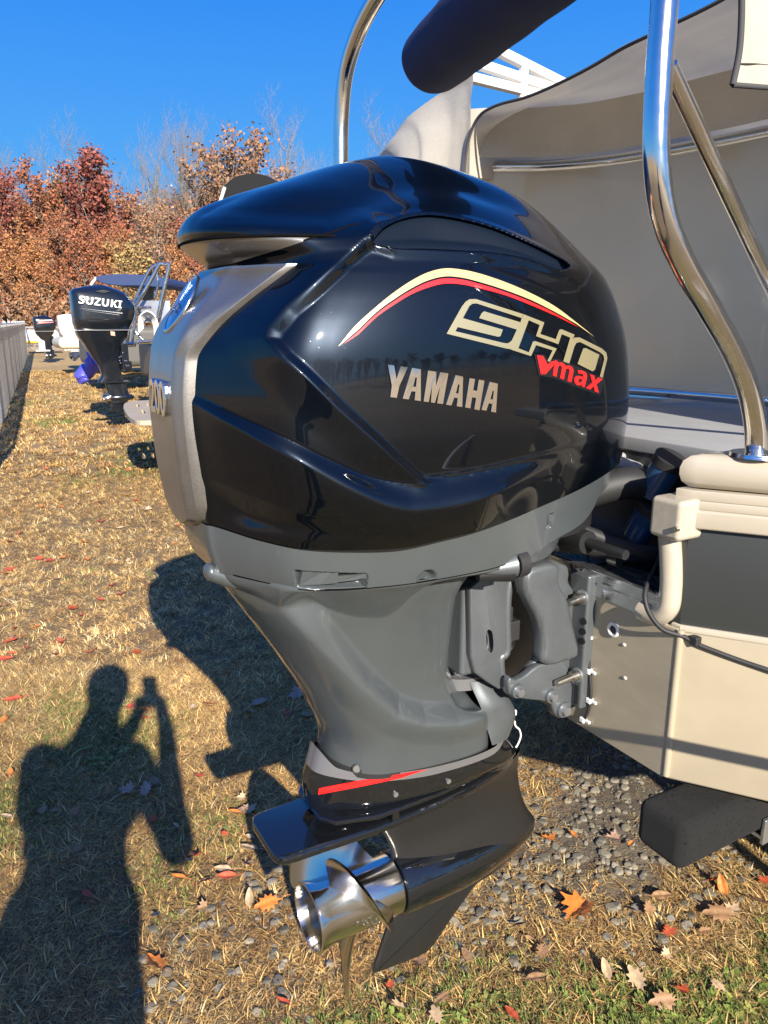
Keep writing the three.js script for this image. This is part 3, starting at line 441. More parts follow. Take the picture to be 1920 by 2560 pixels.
// boat with the aluminium ladder frame and black cover
{
  const d = 12.3, c = (x, y, k = 0) => far(50 + x / 3.606, 640 + y / 3.606, d + k), B0 = far(400, 940, 13.6);
  const b = thing('covered_boat', 'boat under a black cover with an aluminium ladder frame at its stern', 'boat', [0, 0, 0], 0, undefined, [B0[0], 0, B0[2]]);
  const T = (name, pts, r = .024, mat = M.alu, k = 0) => part(name, tube(pts.map(p => c(p[0], p[1], k)), r, 40, 10), mat, b);
  T('frame_tube', [[962, 790], [985, 640], [1030, 480], [1150, 270], [1262, 65]], .030); T('frame_tube', [[1262, 65], [1300, 78], [1350, 72]], .028); T('frame_tube', [[1350, 72], [1310, 250], [1240, 560]], .030);
  T('frame_tube', [[1030, 420], [1100, 260], [1185, 110], [1262, 65]], .024, M.alu, .5); T('frame_tube', [[1010, 780], [1035, 600], [1060, 420]], .022, M.alu, .25); T('frame_tube', [[1050, 465], [1180, 465]], .026, M.alu, .1); T('frame_tube', [[1230, 150], [1245, 250], [1215, 380]], .02, M.alu, .5);
  T('frame_tube', [[945, 790], [1040, 785], [1300, 765]], .024); T('frame_tube', [[1040, 680], [1120, 760], [1290, 775]], .024, M.alu, .2); T('frame_tube', [[1250, 670], [1310, 740]], .022); T('frame_tube', [[945, 800], [1040, 800]], .035);
  T('frame_post', [[1275, 60], [1275, 18]], .012, M.rubber); part('post_knob', new THREE.SphereGeometry(.035, 12, 8).translate(...c(1275, 18)), M.rubber, b);
  for (let k = 0; k < 5; k++) { const q = k * 9; T('coiled_hose', [[1075 + q, 690 - q], [1070 + q, 600], [1090 + q, 530 + q], [1150, 498 + q], [1215 - q, 540 + q * .5], [1245 - q, 640], [1250 - q, 760]], .012, M.white, .05 * k); }
  part('frame_plate', extr([[0, 0], [1, 0], [1, 1], [0, 1]].map(p => [p[0] * .52, p[1] * .34]), 0, .02, .003).translate(...c(1075, 600, .3)), std([.35, .37, .42], .4, .6), b);
  // hull and cover run forward along the boat's own axis
  const H = [[335, 866], [335, 945], [372, 945], [420, 870]]; const h0 = far(338, 905, 12.6), ax = V3(Math.cos(TURN), 0, -Math.sin(TURN)), hull = new RoundedBoxGeometry(4.6, .62, 1.9, 3, .08).rotateY(TURN).translate(h0[0] + ax.x * 2.5 - .15, .96, h0[2] + ax.z * 2.5 - .7);
  part('hull', hull, std([.10, .085, .065], .45), b); part('rub_rail', new RoundedBoxGeometry(4.64, .06, 1.94, 2, .02).rotateY(TURN).translate(h0[0] + ax.x * 2.5 - .15, 1.27, h0[2] + ax.z * 2.5 - .7), M.alu, b);
  const cv = gridGeo(50, 30, (i, j) => { const t = i / 49, a = j / 29 * Math.PI, w = 1.0 * (1 - .1 * t), hh = lerp(1.05, 1.22, ss(0, .2, t)) * (1 - .35 * ss(.5, 1, t)) + .05 * (fbm(t * 7, a * 2, 3) - .4), x = t * 4.2, y = 1.28 + Math.sin(a) * hh, z = -Math.cos(a) * w; const q = V3(x, 0, z).applyAxisAngle(V3(0, 1, 0), TURN), e = [-2.98, 0, -13.0]; return [e[0] + q.x, y, e[2] + q.z]; });
  part('cover', [cv], twoSided(M.blackCloth), b, 'black fabric cover stretched over bows');
  part('trailer_wheel', new THREE.TorusGeometry(.26, .09, 12, 28).rotateY(TURN).translate(h0[0] + 2.6, .34, h0[2] - 2.3), M.rubber, b);
  part('trailer_beam', new RoundedBoxGeometry(5, .1, 1.5, 2, .02).rotateY(TURN).translate(h0[0] + ax.x * 2.6, .52, h0[2] + ax.z * 2.6 - .7), M.dark, b);
}
{ // purple-blue bag tied on behind the black motor
  const c = (x, y) => far(50 + x / 3.606, 640 + y / 3.606, 12.6), P = new THREE.CatmullRomCurve3([[600, 875], [640, 900], [655, 960], [620, 1020], [575, 1060], [560, 1110], [548, 1150]].map(q => V3(...c(...q)))), R = [.02, .11, .13, .12, .13, .13, .04], fr = P.computeFrenetFrames(40);
  const g = gridGeo(28, 41, (i, j) => { const p = P.getPointAt(j / 40), a = i / 27 * 6.2832, f = j / 40 * 6, k = Math.min(5, Math.floor(f)), r = lerp(R[k], R[k + 1], f - k) * (1 + .45 * (fbm(Math.cos(a) * 2 + 5, Math.sin(a) * 2 + j * .25, 3) - .45)); return [p.x + (fr.normals[j].x * Math.cos(a) + fr.binormals[j].x * Math.sin(a)) * r, p.y + (fr.normals[j].y * Math.cos(a) + fr.binormals[j].y * Math.sin(a)) * r, p.z + (fr.normals[j].z * Math.cos(a) + fr.binormals[j].z * Math.sin(a)) * r]; });
  const b = part('plastic_bag', g, phy([.075, .075, .50], .35, 0, { side: THREE.DoubleSide, clearcoat: .4, clearcoatRoughness: .2 })); tag(b, 'crumpled violet blue plastic bag hanging behind the black lettered motor', 'bag');
}
{ // neighbouring boat: only its slotted swim step and folded black hood show past the big motor
  const h = .73, B0 = gnd(470, 1020, h), b = thing('neighbour_boat', 'boat with a beige slotted swim step and folded black hood behind the big motor', 'boat', [0, 0, 0], 0, undefined, [B0[0], 0, B0[2]]);
  const g2 = q => { const p = gnd(q[0], q[1], h); return [p[0], -p[2]]; };
  const outl = smoothPoly([[310, 1012], [316, 1005], [335, 1001], [420, 997], [520, 992], [520, 1042], [420, 1047], [350, 1050], [332, 1045], [315, 1028]].map(g2), 4);
  const slots = []; for (let r = 0; r < 2; r++) for (let k = 0; k < 5; k++) { const x = 338 + k * 27 + r * 14, y = 1009 + r * 13 - k * 2.2; slots.push([[x, y], [x + 6, y - .5], [x + 12, y + 6.5 + r * 3], [x + 5, y + 7 + r * 3]].map(g2)); }
  const st = new THREE.ExtrudeGeometry(shapeOf(outl, slots), { depth: .035, bevelEnabled: true, bevelSize: .006, bevelThickness: .006, bevelSegments: 2 }).rotateX(-Math.PI / 2).translate(0, h - .047, 0); part('swim_step', st, std([.46, .38, .28], .7, 0, { map: wearTex }), b, 'beige slotted swim step');
  const q = far(560, 1010, 8.4); part('step_arm', [rod([B0[0], h - .06, B0[2]], [q[0], h - .1, q[2]], .03)], M.alu, b);
  part('hull', new RoundedBoxGeometry(4.2, .7, 2.0, 6, .26).rotateY(TURN).translate(B0[0] + 2.3, 1.05, B0[2] - 1.35), M.hull, b);
  part('deck_pod', new RoundedBoxGeometry(3.4, .9, 1.8, 6, .22).rotateY(TURN).translate(B0[0] + 2.9, 1.75, B0[2] - 1.6), M.cream, b);
  const D = 8.6, H = p => { const k = far(p[0], p[1], D); return [k[0], k[1]]; }, hood = smoothPoly([[550, 509], [563, 468], [585, 448], [620, 438], [662, 441], [705, 465], [760, 520], [740, 540], [690, 520], [640, 503], [622, 494], [603, 494], [590, 506], [570, 512]].map(H), 3);
  part('folded_hood', new THREE.ExtrudeGeometry(shapeOf(hood), { depth: 1.3, bevelEnabled: true, bevelSize: .012, bevelThickness: .02, bevelSegments: 3 }).translate(0, 0, -D - 1.3), M.blackCloth, b, 'folded black fabric hood'); part('hood_edge', rod(far(549, 508, D - .03), far(562, 468, D - .03), .018), M.white, b);
}
{ // boats further down the row
  const b = thing('canopy_boat', 'boat with a navy blue canopy beyond the ladder frame', 'boat', [0, 0, 0], 0, undefined, far(300, 900, 18).map((v, i) => i === 1 ? 0 : v)); const D = 17.5, c = q => { const k = far(50 + q[0] / 3.606, 640 + q[1] / 3.606, D); return [k[0], k[1]]; };
  part('canopy', new THREE.ExtrudeGeometry(shapeOf(smoothPoly([[690, 200], [760, 180], [880, 172], [1130, 182], [1300, 215], [1300, 270], [1130, 262], [960, 262], [900, 262], [740, 236]].map(c), 3)), { depth: 2.2, bevelEnabled: true, bevelSize: .02, bevelThickness: .03 }).translate(0, 0, -D - 2.2), std([.020, .040, .12], .7), b); part('canopy_edge', rod(far(227, 712, D), far(241, 694, D), .03), M.white, b);
  part('window', new THREE.ExtrudeGeometry(shapeOf([[930, 300], [1090, 255], [1090, 380], [1020, 400]].map(c)), { depth: .05, bevelEnabled: false }).translate(0, 0, -D - 1), std([.10, .085, .06], .2), b);
  part('hull', new RoundedBoxGeometry(5, .9, 2.0, 3, .15).rotateY(TURN).translate(far(345, 900, 18)[0] + .9, 1.05, -19.4), std([.10, .095, .085], .45), b);
  const w = thing('white_skiff', 'low cream skiff hull beside the white outboard motor', 'boat', [0, 0, 0], 0, undefined, far(190, 860, 24).map((v, i) => i === 1 ? 0 : v)); const e = far(205, 857, 24);
  part('hull', new RoundedBoxGeometry(3.6, .34, 1.7, 4, .16).rotateY(TURN).translate(e[0] + .9, .98, e[2] - .5), std([.62, .57, .44], .35), w); part('seat_box', new RoundedBoxGeometry(.7, .5, .9, 3, .1).rotateY(TURN).translate(e[0] + .3, 1.32, e[2] - .4), M.white, w);
  part('support', new RoundedBoxGeometry(2.6, .5, 1.0, 2, .04).rotateY(TURN).translate(e[0] + 1.2, .55, e[2] - .8), M.dark, w);
  const y = thing('white_dinghy', 'small white dinghy with a yellow stripe past the end of the fence', 'boat', [0, 0, 0], 0, undefined, far(82, 840, 40).map((v, i) => i === 1 ? 0 : v)); const z = far(88, 838, 40); part('hull', new RoundedBoxGeometry(2.2, .7, 1.2, 3, .25).rotateY(TURN).translate(z[0], .85, z[2]), M.white, y); part('stripe', new RoundedBoxGeometry(2.22, .12, 1.22, 2, .05).rotateY(TURN).translate(z[0], .60, z[2]), std([.6, .42, .04], .5), y);
}

// ---------------------------------------------------------------- the pontoon boat that carries the motor
const boat = thing('pontoon_boat', 'cream pontoon boat with stainless tow arch and beige cover behind the big outboard', 'boat', MO, TURN, undefined, [1.6, 0.7, 0]);
{
  const TB = 0.730, TT = 1.052, UA = 0.450, CWn = 0.39, dirB = [Math.cos(55 * Math.PI / 180), Math.sin(55 * Math.PI / 180)];
  const B = (s, v, off = 0) => [UA + dirB[0] * s - dirB[1] * off, v, CWn + dirB[1] * s + dirB[0] * off];      // a point of the slanted outer face
  // hull pod: transom, slanted corner faces, sides, bottom
  const plan = [[UA, -CWn], [UA, CWn], [B(.85, 0)[0], B(.85, 0)[2]], [1.25, 1.20], [4.6, 1.20], [4.6, -1.20], [1.25, -1.20], [B(.85, 0)[0], -B(.85, 0)[2]]];
  const up = (poly, y0, y1, bev = .004) => extr(poly.map(p => [p[0], -p[1]]), 0, y1 - y0, bev).rotateX(-Math.PI / 2).translate(0, y0, 0);
  part('hull', up(plan, TB, TT, .006), M.hull, boat);
  // weld bead down the corner
  part('corner_bead', tube([[UA - .002, TB + .01, CWn + .001], [UA - .002, .9, CWn + .001], [UA - .002, TT, CWn + .001]], .0075, 20, 8), M.hull, boat);
  const inset = (poly, d) => poly.map(p => [p[0] + (p[0] < .6 ? d : 0), p[1] - Math.sign(p[1]) * d]);
  // dark panel above the hull on the outer corner, motor well left open
  const side = s => [[.452, .385], [B(.85, 0)[0] + .004, B(.85, 0)[2] - .004], [1.25, 1.19], [4.6, 1.19], [4.6, .45], [.85, .45], [.85, .365], [.452, .365]].map(p => [p[0], p[1] * s]);
  for (const s of [1, -1]) {
    const po = s > 0 ? side(1) : side(-1).reverse();
    part('side_panel', up(po, TT + .002, 1.25, .003), M.blackPanel, boat, 'charcoal panel band round the deck');
    part('panel_trim', up(inset(po, -.004), TT - .006, TT + .008, .003), M.cream, boat);
    // stepped deck-corner moulding
    const pf = d => [[.434 + d, .356 + d * .2], [.440 + d, .396 - d], [.58, .594 - d], [B(.85, 0)[0], B(.85, 0)[2] + .015 - d], [1.25, 1.215 - d], [1.7, 1.215 - d], [1.7, .352 + d * .2]].map(p => [p[0], p[1] * s]);
    const L = d => s > 0 ? pf(d) : pf(d).reverse();
    part('deck_corner', [up(L(0), 1.252, 1.288, .005), up(L(.003), 1.288, 1.304, .002), up(L(.006), 1.304, 1.322, .002), up(L(.009), 1.322, 1.386, .026)], M.cream, boat, 'cream moulded deck corner with stepped sides');
    // rounded corner clip
    part('corner_clip', box(.402, .470, 1.232, 1.308, .332 * s, .402 * s, .010), M.cream, boat);
  }
  for (const q of [[1690, 1323]]) { const p = Q(...q, { u: .400 }); part('clip_screw', [rod([p[0] + .004, p[1], p[2]], [p[0] - .003, p[1], p[2]], .0055, .0055, 14)], M.bolt, boat); }
  // cream J-shaped trim from the clip down to the transom top
  const J = [[1668, 1335], [1672, 1400], [1672, 1470], [1664, 1520], [1640, 1538], [1600, 1528]].map(q => Q(q[0], q[1], { u: .436 }));
  for (const s of [1, -1]) { const g = tube(J.map(p => [0, p[1], p[2] * s]), .021, 60, 16).scale(1.0, 1, 1).translate(.442, 0, 0); part('transom_trim', g, M.cream, boat); }
  // transom cap extrusion
  part('transom_cap', [box(.436, .52, 1.080, 1.112, -.345, .345, .006), box(.440, .50, 1.050, 1.082, -.36, .36, .004)], M.alu, boat, 'aluminium cap along the top of the transom');
  part('transom_board', box(.4425, .4515, TB + .004, 1.052, -.386, .386, .003), M.hull, boat);
  // drain fitting, sealant blobs, cable along the bracket with its clips
  const d = Q(1535, 1574, { u: .442 }); part('drain_ring', new THREE.TorusGeometry(.0125, .0036, 10, 28).rotateY(Math.PI / 2).translate(.440, d[1], d[2]), M.white, boat); part('drain_hole', new THREE.CircleGeometry(.0115, 24).rotateY(-Math.PI / 2).translate(.4412, d[1], d[2]), M.dark, boat);
  const cl = [[1460, 1490], [1466, 1590], [1474, 1678], [1476, 1752], [1460, 1800]].map(q => Q(q[0], q[1], { u: .437 }));
  for (const p of cl) part('cable_clip', [box(p[0] - .006, p[0] + .006, p[1] - .007, p[1] + .006, p[2] - .010, p[2] + .004, .003), box(p[0] - .002, p[0] + .004, p[1] - .003, p[1] + .004, p[2] + .002, p[2] + .017, .002)], M.white, boat);
  part('transducer_cable', tube([Q(1428, 1408, { u: .425 }), Q(1440, 1450, { u: .43 }), ...cl, Q(1452, 1806, { u: .436 })], .0036, 90, 8), M.rubber, boat);
  for (const q of [[1562, 1695], [1560, 1612]]) { const p = Q(q[0], q[1], { u: .441 }); part('sealant_blob', new THREE.IcosahedronGeometry(.0038, 1).scale(.5, 1, 1.3).translate(p[0], p[1], p[2]), M.white, boat); }
  // black cable looping out of the motor well and along the outer face
  const onB = (px, py) => { let best = null; const r0 = Q(px, py, { u: .3 }), r1 = Q(px, py, { u: 1.2 }); for (let k = 0; k <= 400; k++) { const t = k / 400, p = r0.map((x, i) => lerp(x, r1[i], t)), n = -(p[0] - UA) * dirB[1] + (p[2] - CWn) * dirB[0]; if (best === null || Math.abs(n) < best[0]) best = [Math.abs(n), p]; } return best[1]; };
  const off = p => [p[0] - dirB[1] * .006, p[1], p[2] + dirB[0] * .006];
  part('battery_cable', tube([[.56, 1.16, .24], Q(1640, 1415, { u: .49 }), Q(1618, 1460, { u: .43 }), Q(1612, 1492, { u: .412 }), Q(1622, 1530, { u: .41 }), Q(1655, 1572, { u: .42 }), off(onB(1712, 1590)), off(onB(1740, 1606)), off(onB(1800, 1630)), off(onB(1860, 1652)), off(onB(1920, 1672)), off(onB(1990, 1695))], .0048, 120, 8), M.rubber, boat);
  const cp = onB(1738, 1600); part('cable_clamp', box(cp[0] - .012, cp[0] + .004, cp[1] - .008, cp[1] + .010, cp[2] - .006, cp[2] + .012, .003), M.rubber, boat);
  part('wire', tube([[.50, 1.20, .05], Q(1470, 1405, { u: .46 }), Q(1455, 1430, { u: .43 }), Q(1452, 1475, { u: .432 })], .003, 40, 6), M.rubber, boat);
  // motor well: floor, rear wall, steering ram, hoses, fuel filters
  part('well_floor', box(.52, .61, 1.062, 1.078, -.36, .36, .003), M.blackPanel, boat); part('well_wall', box(.605, .617, 1.07, 1.352, -.364, .364, .003), M.blackPanel, boat);
  part('steering_ram', [rod([.385, 1.185, -.30], [.385, 1.185, .20], .024, .024, 24), rod([.385, 1.185, .20], [.385, 1.185, .30], .010, .010, 14), box(.34, .46, 1.150, 1.21, -.06, .12, .012), rod([.36, 1.16, .10], [.47, 1.16, .215], .016, .016, 16)], M.dark, boat);
  const hoses = [[[.40, 1.26, .12], [.52, 1.29, .18], [.62, 1.25, .20], [.75, 1.20, .10]], [[.40, 1.20, .16], [.50, 1.16, .24], [.60, 1.15, .26], [.72, 1.14, .20]], [[.38, 1.22, .05], [.48, 1.13, .14], [.58, 1.12, .20], [.70, 1.15, .26]], [[.42, 1.24, -.02], [.50, 1.32, .05], [.60, 1.30, .12], [.8, 1.2, .05]]];
  hoses.forEach((h, i) => part('control_hose', tube(h, [.034, .014, .012, .018][i], 40, 12), i === 3 ? M.hoseGrey : M.rubber, boat));
  part('clamp_fitting', rod(Q(1525, 1398, { u: .47 }), Q(1548, 1405, { u: .47 }), .011, .011, 14), M.bolt, boat);
  for (const [q, l] of [[[1652, 1170], .055], [[1612, 1285], .05]]) { const p = Q(q[0], q[1], { u: .555 }); const f = part('fuel_filter', new THREE.CylinderGeometry(.032, .030, l * 1.5, 28).rotateX(.5).translate(p[0], p[1] - .02, p[2]), M.blueCan, boat, 'blue fuel filter canister'); part('filter_head', new THREE.CylinderGeometry(.034, .034, .018, 28).rotateX(.5).translate(p[0], p[1] + .018, p[2] + .020), M.rubber, f); }
  { const p = Q(1580, 1140, { u: .62 }), q = Q(1640, 1150, { u: .62 }); part('filter_hose', tube([[p[0] - .06, p[1] - .01, p[2] - .05], p, q], .011, 24, 12), M.hoseGrey, boat); }
  // deck and side wall of the cabin fence
  part('deck', [up([[.86, -1.2], [4.6, -1.2], [4.6, 1.2], [1.70, 1.2], [1.70, .345], [.60, .345], [.60, -.345], [.86, -.345]].map(p => [p[0], -p[1]]), 1.340, 1.372, .003)], M.deck, boat);
  const pl = new THREE.CatmullRomCurve3([[.86, -.90], [.90, -.86], [1.05, -.76], [1.165, -.60], [1.23, -.36], [1.262, -.05], [1.27, .35], [1.22, .62], [1.05, .78], [.86, .90], [.80, .96]].map(p => V3(p[0], 0, p[1])), false, 'centripetal'), PT = pl.getSpacedPoints(90);
  const wave = (x, y) => .0035 * (fbm(x * 5, y * 2.4, 3, 5) - .45) + .002 * Math.sin(x * 21 + 3 * fbm(x * 3, y, 2));
  const ruled = (v0, v1, nv, off, wav) => gridGeo(91, nv, (i, j) => { const p = PT[i], q = PT[Math.min(90, i + 1)], r = PT[Math.max(0, i - 1)], tx = q.x - r.x, tz = q.z - r.z, l = Math.hypot(tx, tz), v = lerp(v0, v1, j / (nv - 1)), o = off + (wav ? wave(i * .03, v) : 0); return [p.x - tz / l * o, v, p.z + tx / l * o]; }, { flip: true, uv: p => [p[2], p[1]] });
  const wall = part('fence_panel', [ruled(1.402, 2.095, 60, 0, true)], M.vinyl, boat, 'glossy tan side panel between two aluminium rails');
  const railP = (v, off) => PT.filter((_, i) => i % 3 === 0).map((p, i, A) => { const q = A[Math.min(A.length - 1, i + 1)], r = A[Math.max(0, i - 1)], tx = q.x - r.x, tz = q.z - r.z, l = Math.hypot(tx, tz); return [p.x - tz / l * off, v, p.z + tx / l * off]; });
  part('rail', tube(railP(2.105, -.008), .019, 120, 10), M.alu, boat); part('rail', tube(railP(1.405, -.008), .016, 120, 10), M.alu, boat);
  for (const q of [[1355, 418], [1517, 408], [1700, 384], [1805, 362]]) { let b = [9]; const R = railP(2.105, -.028); const e = Q(q[0], q[1], { v: 2.105 }); for (const p of R) { const dd = Math.hypot(p[0] - e[0], p[2] - e[2]); if (dd < b[0]) b = [dd, p]; } part('rail_screw', new THREE.SphereGeometry(.006, 12, 8).translate(...b[1]), M.bolt, boat); }
  part('seat_back', ruled(2.118, 2.26, 16, .07, true), M.canvas, boat, 'fabric seat back above the top rail');
  // beige cover: hem rising to starboard, roof behind it, port corner drape
  const hem = new THREE.CatmullRomCurve3([[1163, 440], [1167, 395], [1178, 335], [1200, 290], [1240, 264], [1320, 241], [1400, 207], [1480, 166], [1560, 119], [1660, 71], [1800, 2]].map(q => V3(...Q(q[0], q[1], { u: .79 }))).concat([V3(.80, 2.30, .25), V3(.80, 2.29, .50), V3(.80, 2.27, .70), V3(.80, 2.24, .82), V3(.80, 2.18, .88), V3(.80, 2.08, .91)]), false, 'centripetal'), HP = hem.getSpacedPoints(120);
  const roof = gridGeo(121, 26, (i, j) => {
    const p = HP[i], t = j / 25; let n = V3(0, 1, 0); const q = HP[Math.min(120, i + 1)], r = HP[Math.max(0, i - 1)], ty = q.y - r.y, tz = q.z - r.z, l = Math.hypot(ty, tz), ny = tz / l, nz = -ty / l;
    const puff = .055 * ss(0, .18, t) - .03 * ss(.2, 1, t) + .022 * (fbm(p.z * 3.2, t * 3, 3, 9) - .45) * ss(0, .2, t) - .06 * Math.sin(Math.PI * t) * ss(-.6, 0, p.z) * .4;
    return [p.x + t * 1.6 + .01 * Math.sin(p.z * 9), p.y + ny * puff, p.z + nz * puff];
  }, { flip: false });
  part('cover_roof', roof, M.canvas, boat, 'beige fabric cover roof sagging between its bows');
  const dp = crv2([[.795, -.800], [.785, -.855], [.755, -.915], [.72, -.965], [.695, -1.015], [.69, -1.08], [.74, -1.17], [.83, -1.25]]), dTop = curve1([[0, 2.345], [.15, 2.33], [.3, 2.30], [.5, 2.235], [.65, 2.185], [.85, 2.13], [1, 2.10]]);
  const drape = gridGeo(60, 34, (i, j) => {     // the cover goes on over the port side fence: a wall facing inboard that rounds over at the top
    const t = i / 59, s = j / 33, q = dp(t), hi = dTop(t), a = clamp((s - .45) / .55) * 1.9, f = .010 * (fbm(t * 7, s * 5, 3, 3) - .45) + .006 * Math.sin(t * 26 + s * 3) * ss(0, .3, t);
    const v = s < .45 ? lerp(1.72, hi - .16, s / .45) : hi - .16 + .16 * Math.sin(Math.min(a, 1.57)) - .06 * Math.max(0, a - 1.57), back = .18 * (1 - Math.cos(Math.min(a, 1.57))) + .25 * Math.max(0, a - 1.57);
    const bk = back * ss(0, .35, t); return [q[0] + bk * .35 * t + f, v + f, q[1] - bk + f];
  }, { flip: true });
  part('cover_corner', drape, boat.children.find(c => c.name === 'cover_roof').material, boat, 'sunlit rounded corner of the beige cover');
  part('cover_piping', tube(HP.filter((_, i) => i % 2 === 0).map(p => [p.x - .004, p.y - .002, p.z]), .0045, 160, 8), M.canvasEdge, boat);
  part('cover_side', [gridGeo(24, 12, (i, j) => [.86 + i / 23 * 2.2, lerp(1.39, 2.2, j / 11), .93 + .01 * Math.sin(i) - .04 * j / 11])], M.canvas, boat); boat.children[boat.children.length - 1].material = boat.children.find(c => c.name === 'cover_roof').material;
  { // loose flap hanging near the starboard leg of the arch
    const c = [Q(1860, -40, { u: .62 }), Q(2010, -40, { u: .76 }), Q(2000, 225, { u: .76 }), Q(1832, 212, { u: .62 })];
    const at = (x, y) => [0, 1, 2].map(k => lerp(lerp(c[3][k], c[2][k], x), lerp(c[0][k], c[1][k], x), y) + (k === 0 ? .008 * Math.sin(x * 9 + y * 4) : 0));
    const fl = part('cover_flap', [gridGeo(20, 24, (i, j) => at(i / 19, j / 23)), gridGeo(20, 24, (i, j) => { const p = at(i / 19, j / 23); return [p[0] + .003, p[1], p[2]]; }, { flip: true })], M.canvas, boat);
    part('piping', [tube([at(0, 1), at(0, .66), at(0, .33), at(0, 0)], .006, 30, 8), tube([at(0, 0), at(.33, 0), at(.66, 0), at(1, 0)], .005, 30, 8)], M.canvasEdge, fl);
    part('stitching', [tube([at(0, .22), at(.33, .22), at(.66, .22), at(1, .22)].map(p => [p[0] - .002, p[1], p[2]]), .0012, 30, 5)], M.canvasEdge, fl);
  }
  // stainless tow arch over the motor: two legs, one bow, braces
  const legR = [[.535, 1.386, .445], [.515, 1.44, .450], [.47, 1.51, .458], [.415, 1.575, .460], [.345, 1.640, .462], [.275, 1.705, .462], [.228, 1.765, .461], [.205, 1.84, .458], [.205, 1.95, .450], [.215, 2.06, .440]];
  const bow = [[.222, 2.16, .425], [.228, 2.25, .39], [.232, 2.33, .32], [.235, 2.372, .20], [.236, 2.385, .05], [.237, 2.385, -.10], [.238, 2.375, -.24], [.24, 2.335, -.38], [.24, 2.283, -.490], [.24, 2.213, -.560], [.24, 2.11, -.590], [.24, 2.013, -.596]];
  const legL = [[.242, 1.90, -.600], [.26, 1.78, -.602], [.31, 1.68, -.603], [.40, 1.59, -.603], [.48, 1.50, -.603], [.53, 1.43, -.603], [.535, 1.386, -.603]];
  const arch = part('tow_arch', tube([...legR, ...bow, ...legL], .0190, 420, 22), M.tubeSteel, boat, 'polished stainless tube arch bent over the motor');
  for (const z of [.445, -.603]) part('base_plate', new THREE.CylinderGeometry(.044, .046, .007, 36).translate(.535, 1.3895, z), M.tubeSteel, arch);
  const b0 = Q(1672, 165, { w: .432 }), b1 = Q(1915, 690, { w: .41 }), e = [0, 1, 2].map(k => b0[k] + (b1[k] - b0[k]) * 2.25);
  part('arch_brace', rod(b0, e, .0125, .0125, 20), M.tubeSteel, boat); part('arch_brace', rod([b0[0], b0[1], -.59], [e[0], e[1], -.62], .0125, .0125, 20), M.tubeSteel, boat);
  // navy boot round the folded sunshade, and the white frame beyond
  const a = V3(...Q(1085, 150, { u: .47 })), c = V3(...Q(1330, -75, { u: .36 })), ax = c.clone().sub(a), len = ax.length() * 1.5; ax.normalize(); const e1v = V3(0, 1, 0).cross(ax).normalize(), e2v = ax.clone().cross(e1v);
  const boot = gridGeo(64, 60, (i, j) => { const an = i / 63 * 6.28318, t = j / 59, x = t * len, cap = Math.sqrt(Math.max(0, 1 - Math.pow(1 - Math.min(1, Math.min(x, len - x) / .06), 2.6))), r = .084 * (cap * (1 + .06 * (fbm(an * 1.2, t * 5, 3, 2) - .45) + .006 * Math.sin(t * 31 + 4 * Math.sin(an)))) * (1 + .16 * t); const p = a.clone().addScaledVector(ax, x - .05).addScaledVector(e1v, Math.cos(an) * r * 1.02).addScaledVector(e2v, Math.sin(an) * r * .92); return [p.x, p.y, p.z]; });
  part('sunshade_boot', boot, (() => { const m = new THREE.MeshStandardMaterial().copy(M.navy); m.side = THREE.DoubleSide; return m; })(), boat, 'navy fabric boot round the folded sunshade');
  const w = -1.18; for (const [p, q] of [[[1150, 80], [1420, 215]], [[1140, 142], [1420, 235]], [[1140, 185], [1400, 250]]]) { const A = Q(...p, { w }), C = Q(...q, { w }); const dl = Math.hypot(C[0] - A[0], C[1] - A[1]); part('sunshade_frame', new RoundedBoxGeometry(dl, .032, .032, 2, .005).rotateZ(Math.atan2(C[1] - A[1], C[0] - A[0])).translate((A[0] + C[0]) / 2, (A[1] + C[1]) / 2, w), M.white, boat); }
  { const A = Q(1308, 190, { w }); part('frame_joint', box(A[0] - .016, A[0] + .016, A[1] - .08, A[1] + .045, w - .012, w + .012, .004), M.white, boat); }
  // two float tubes below
  for (const s of [-1, 1]) part('float_tube', new THREE.CylinderGeometry(.24, .24, 3.4, 40).rotateZ(Math.PI / 2).translate(2.9, .60, s * .84), M.alu, boat);
}
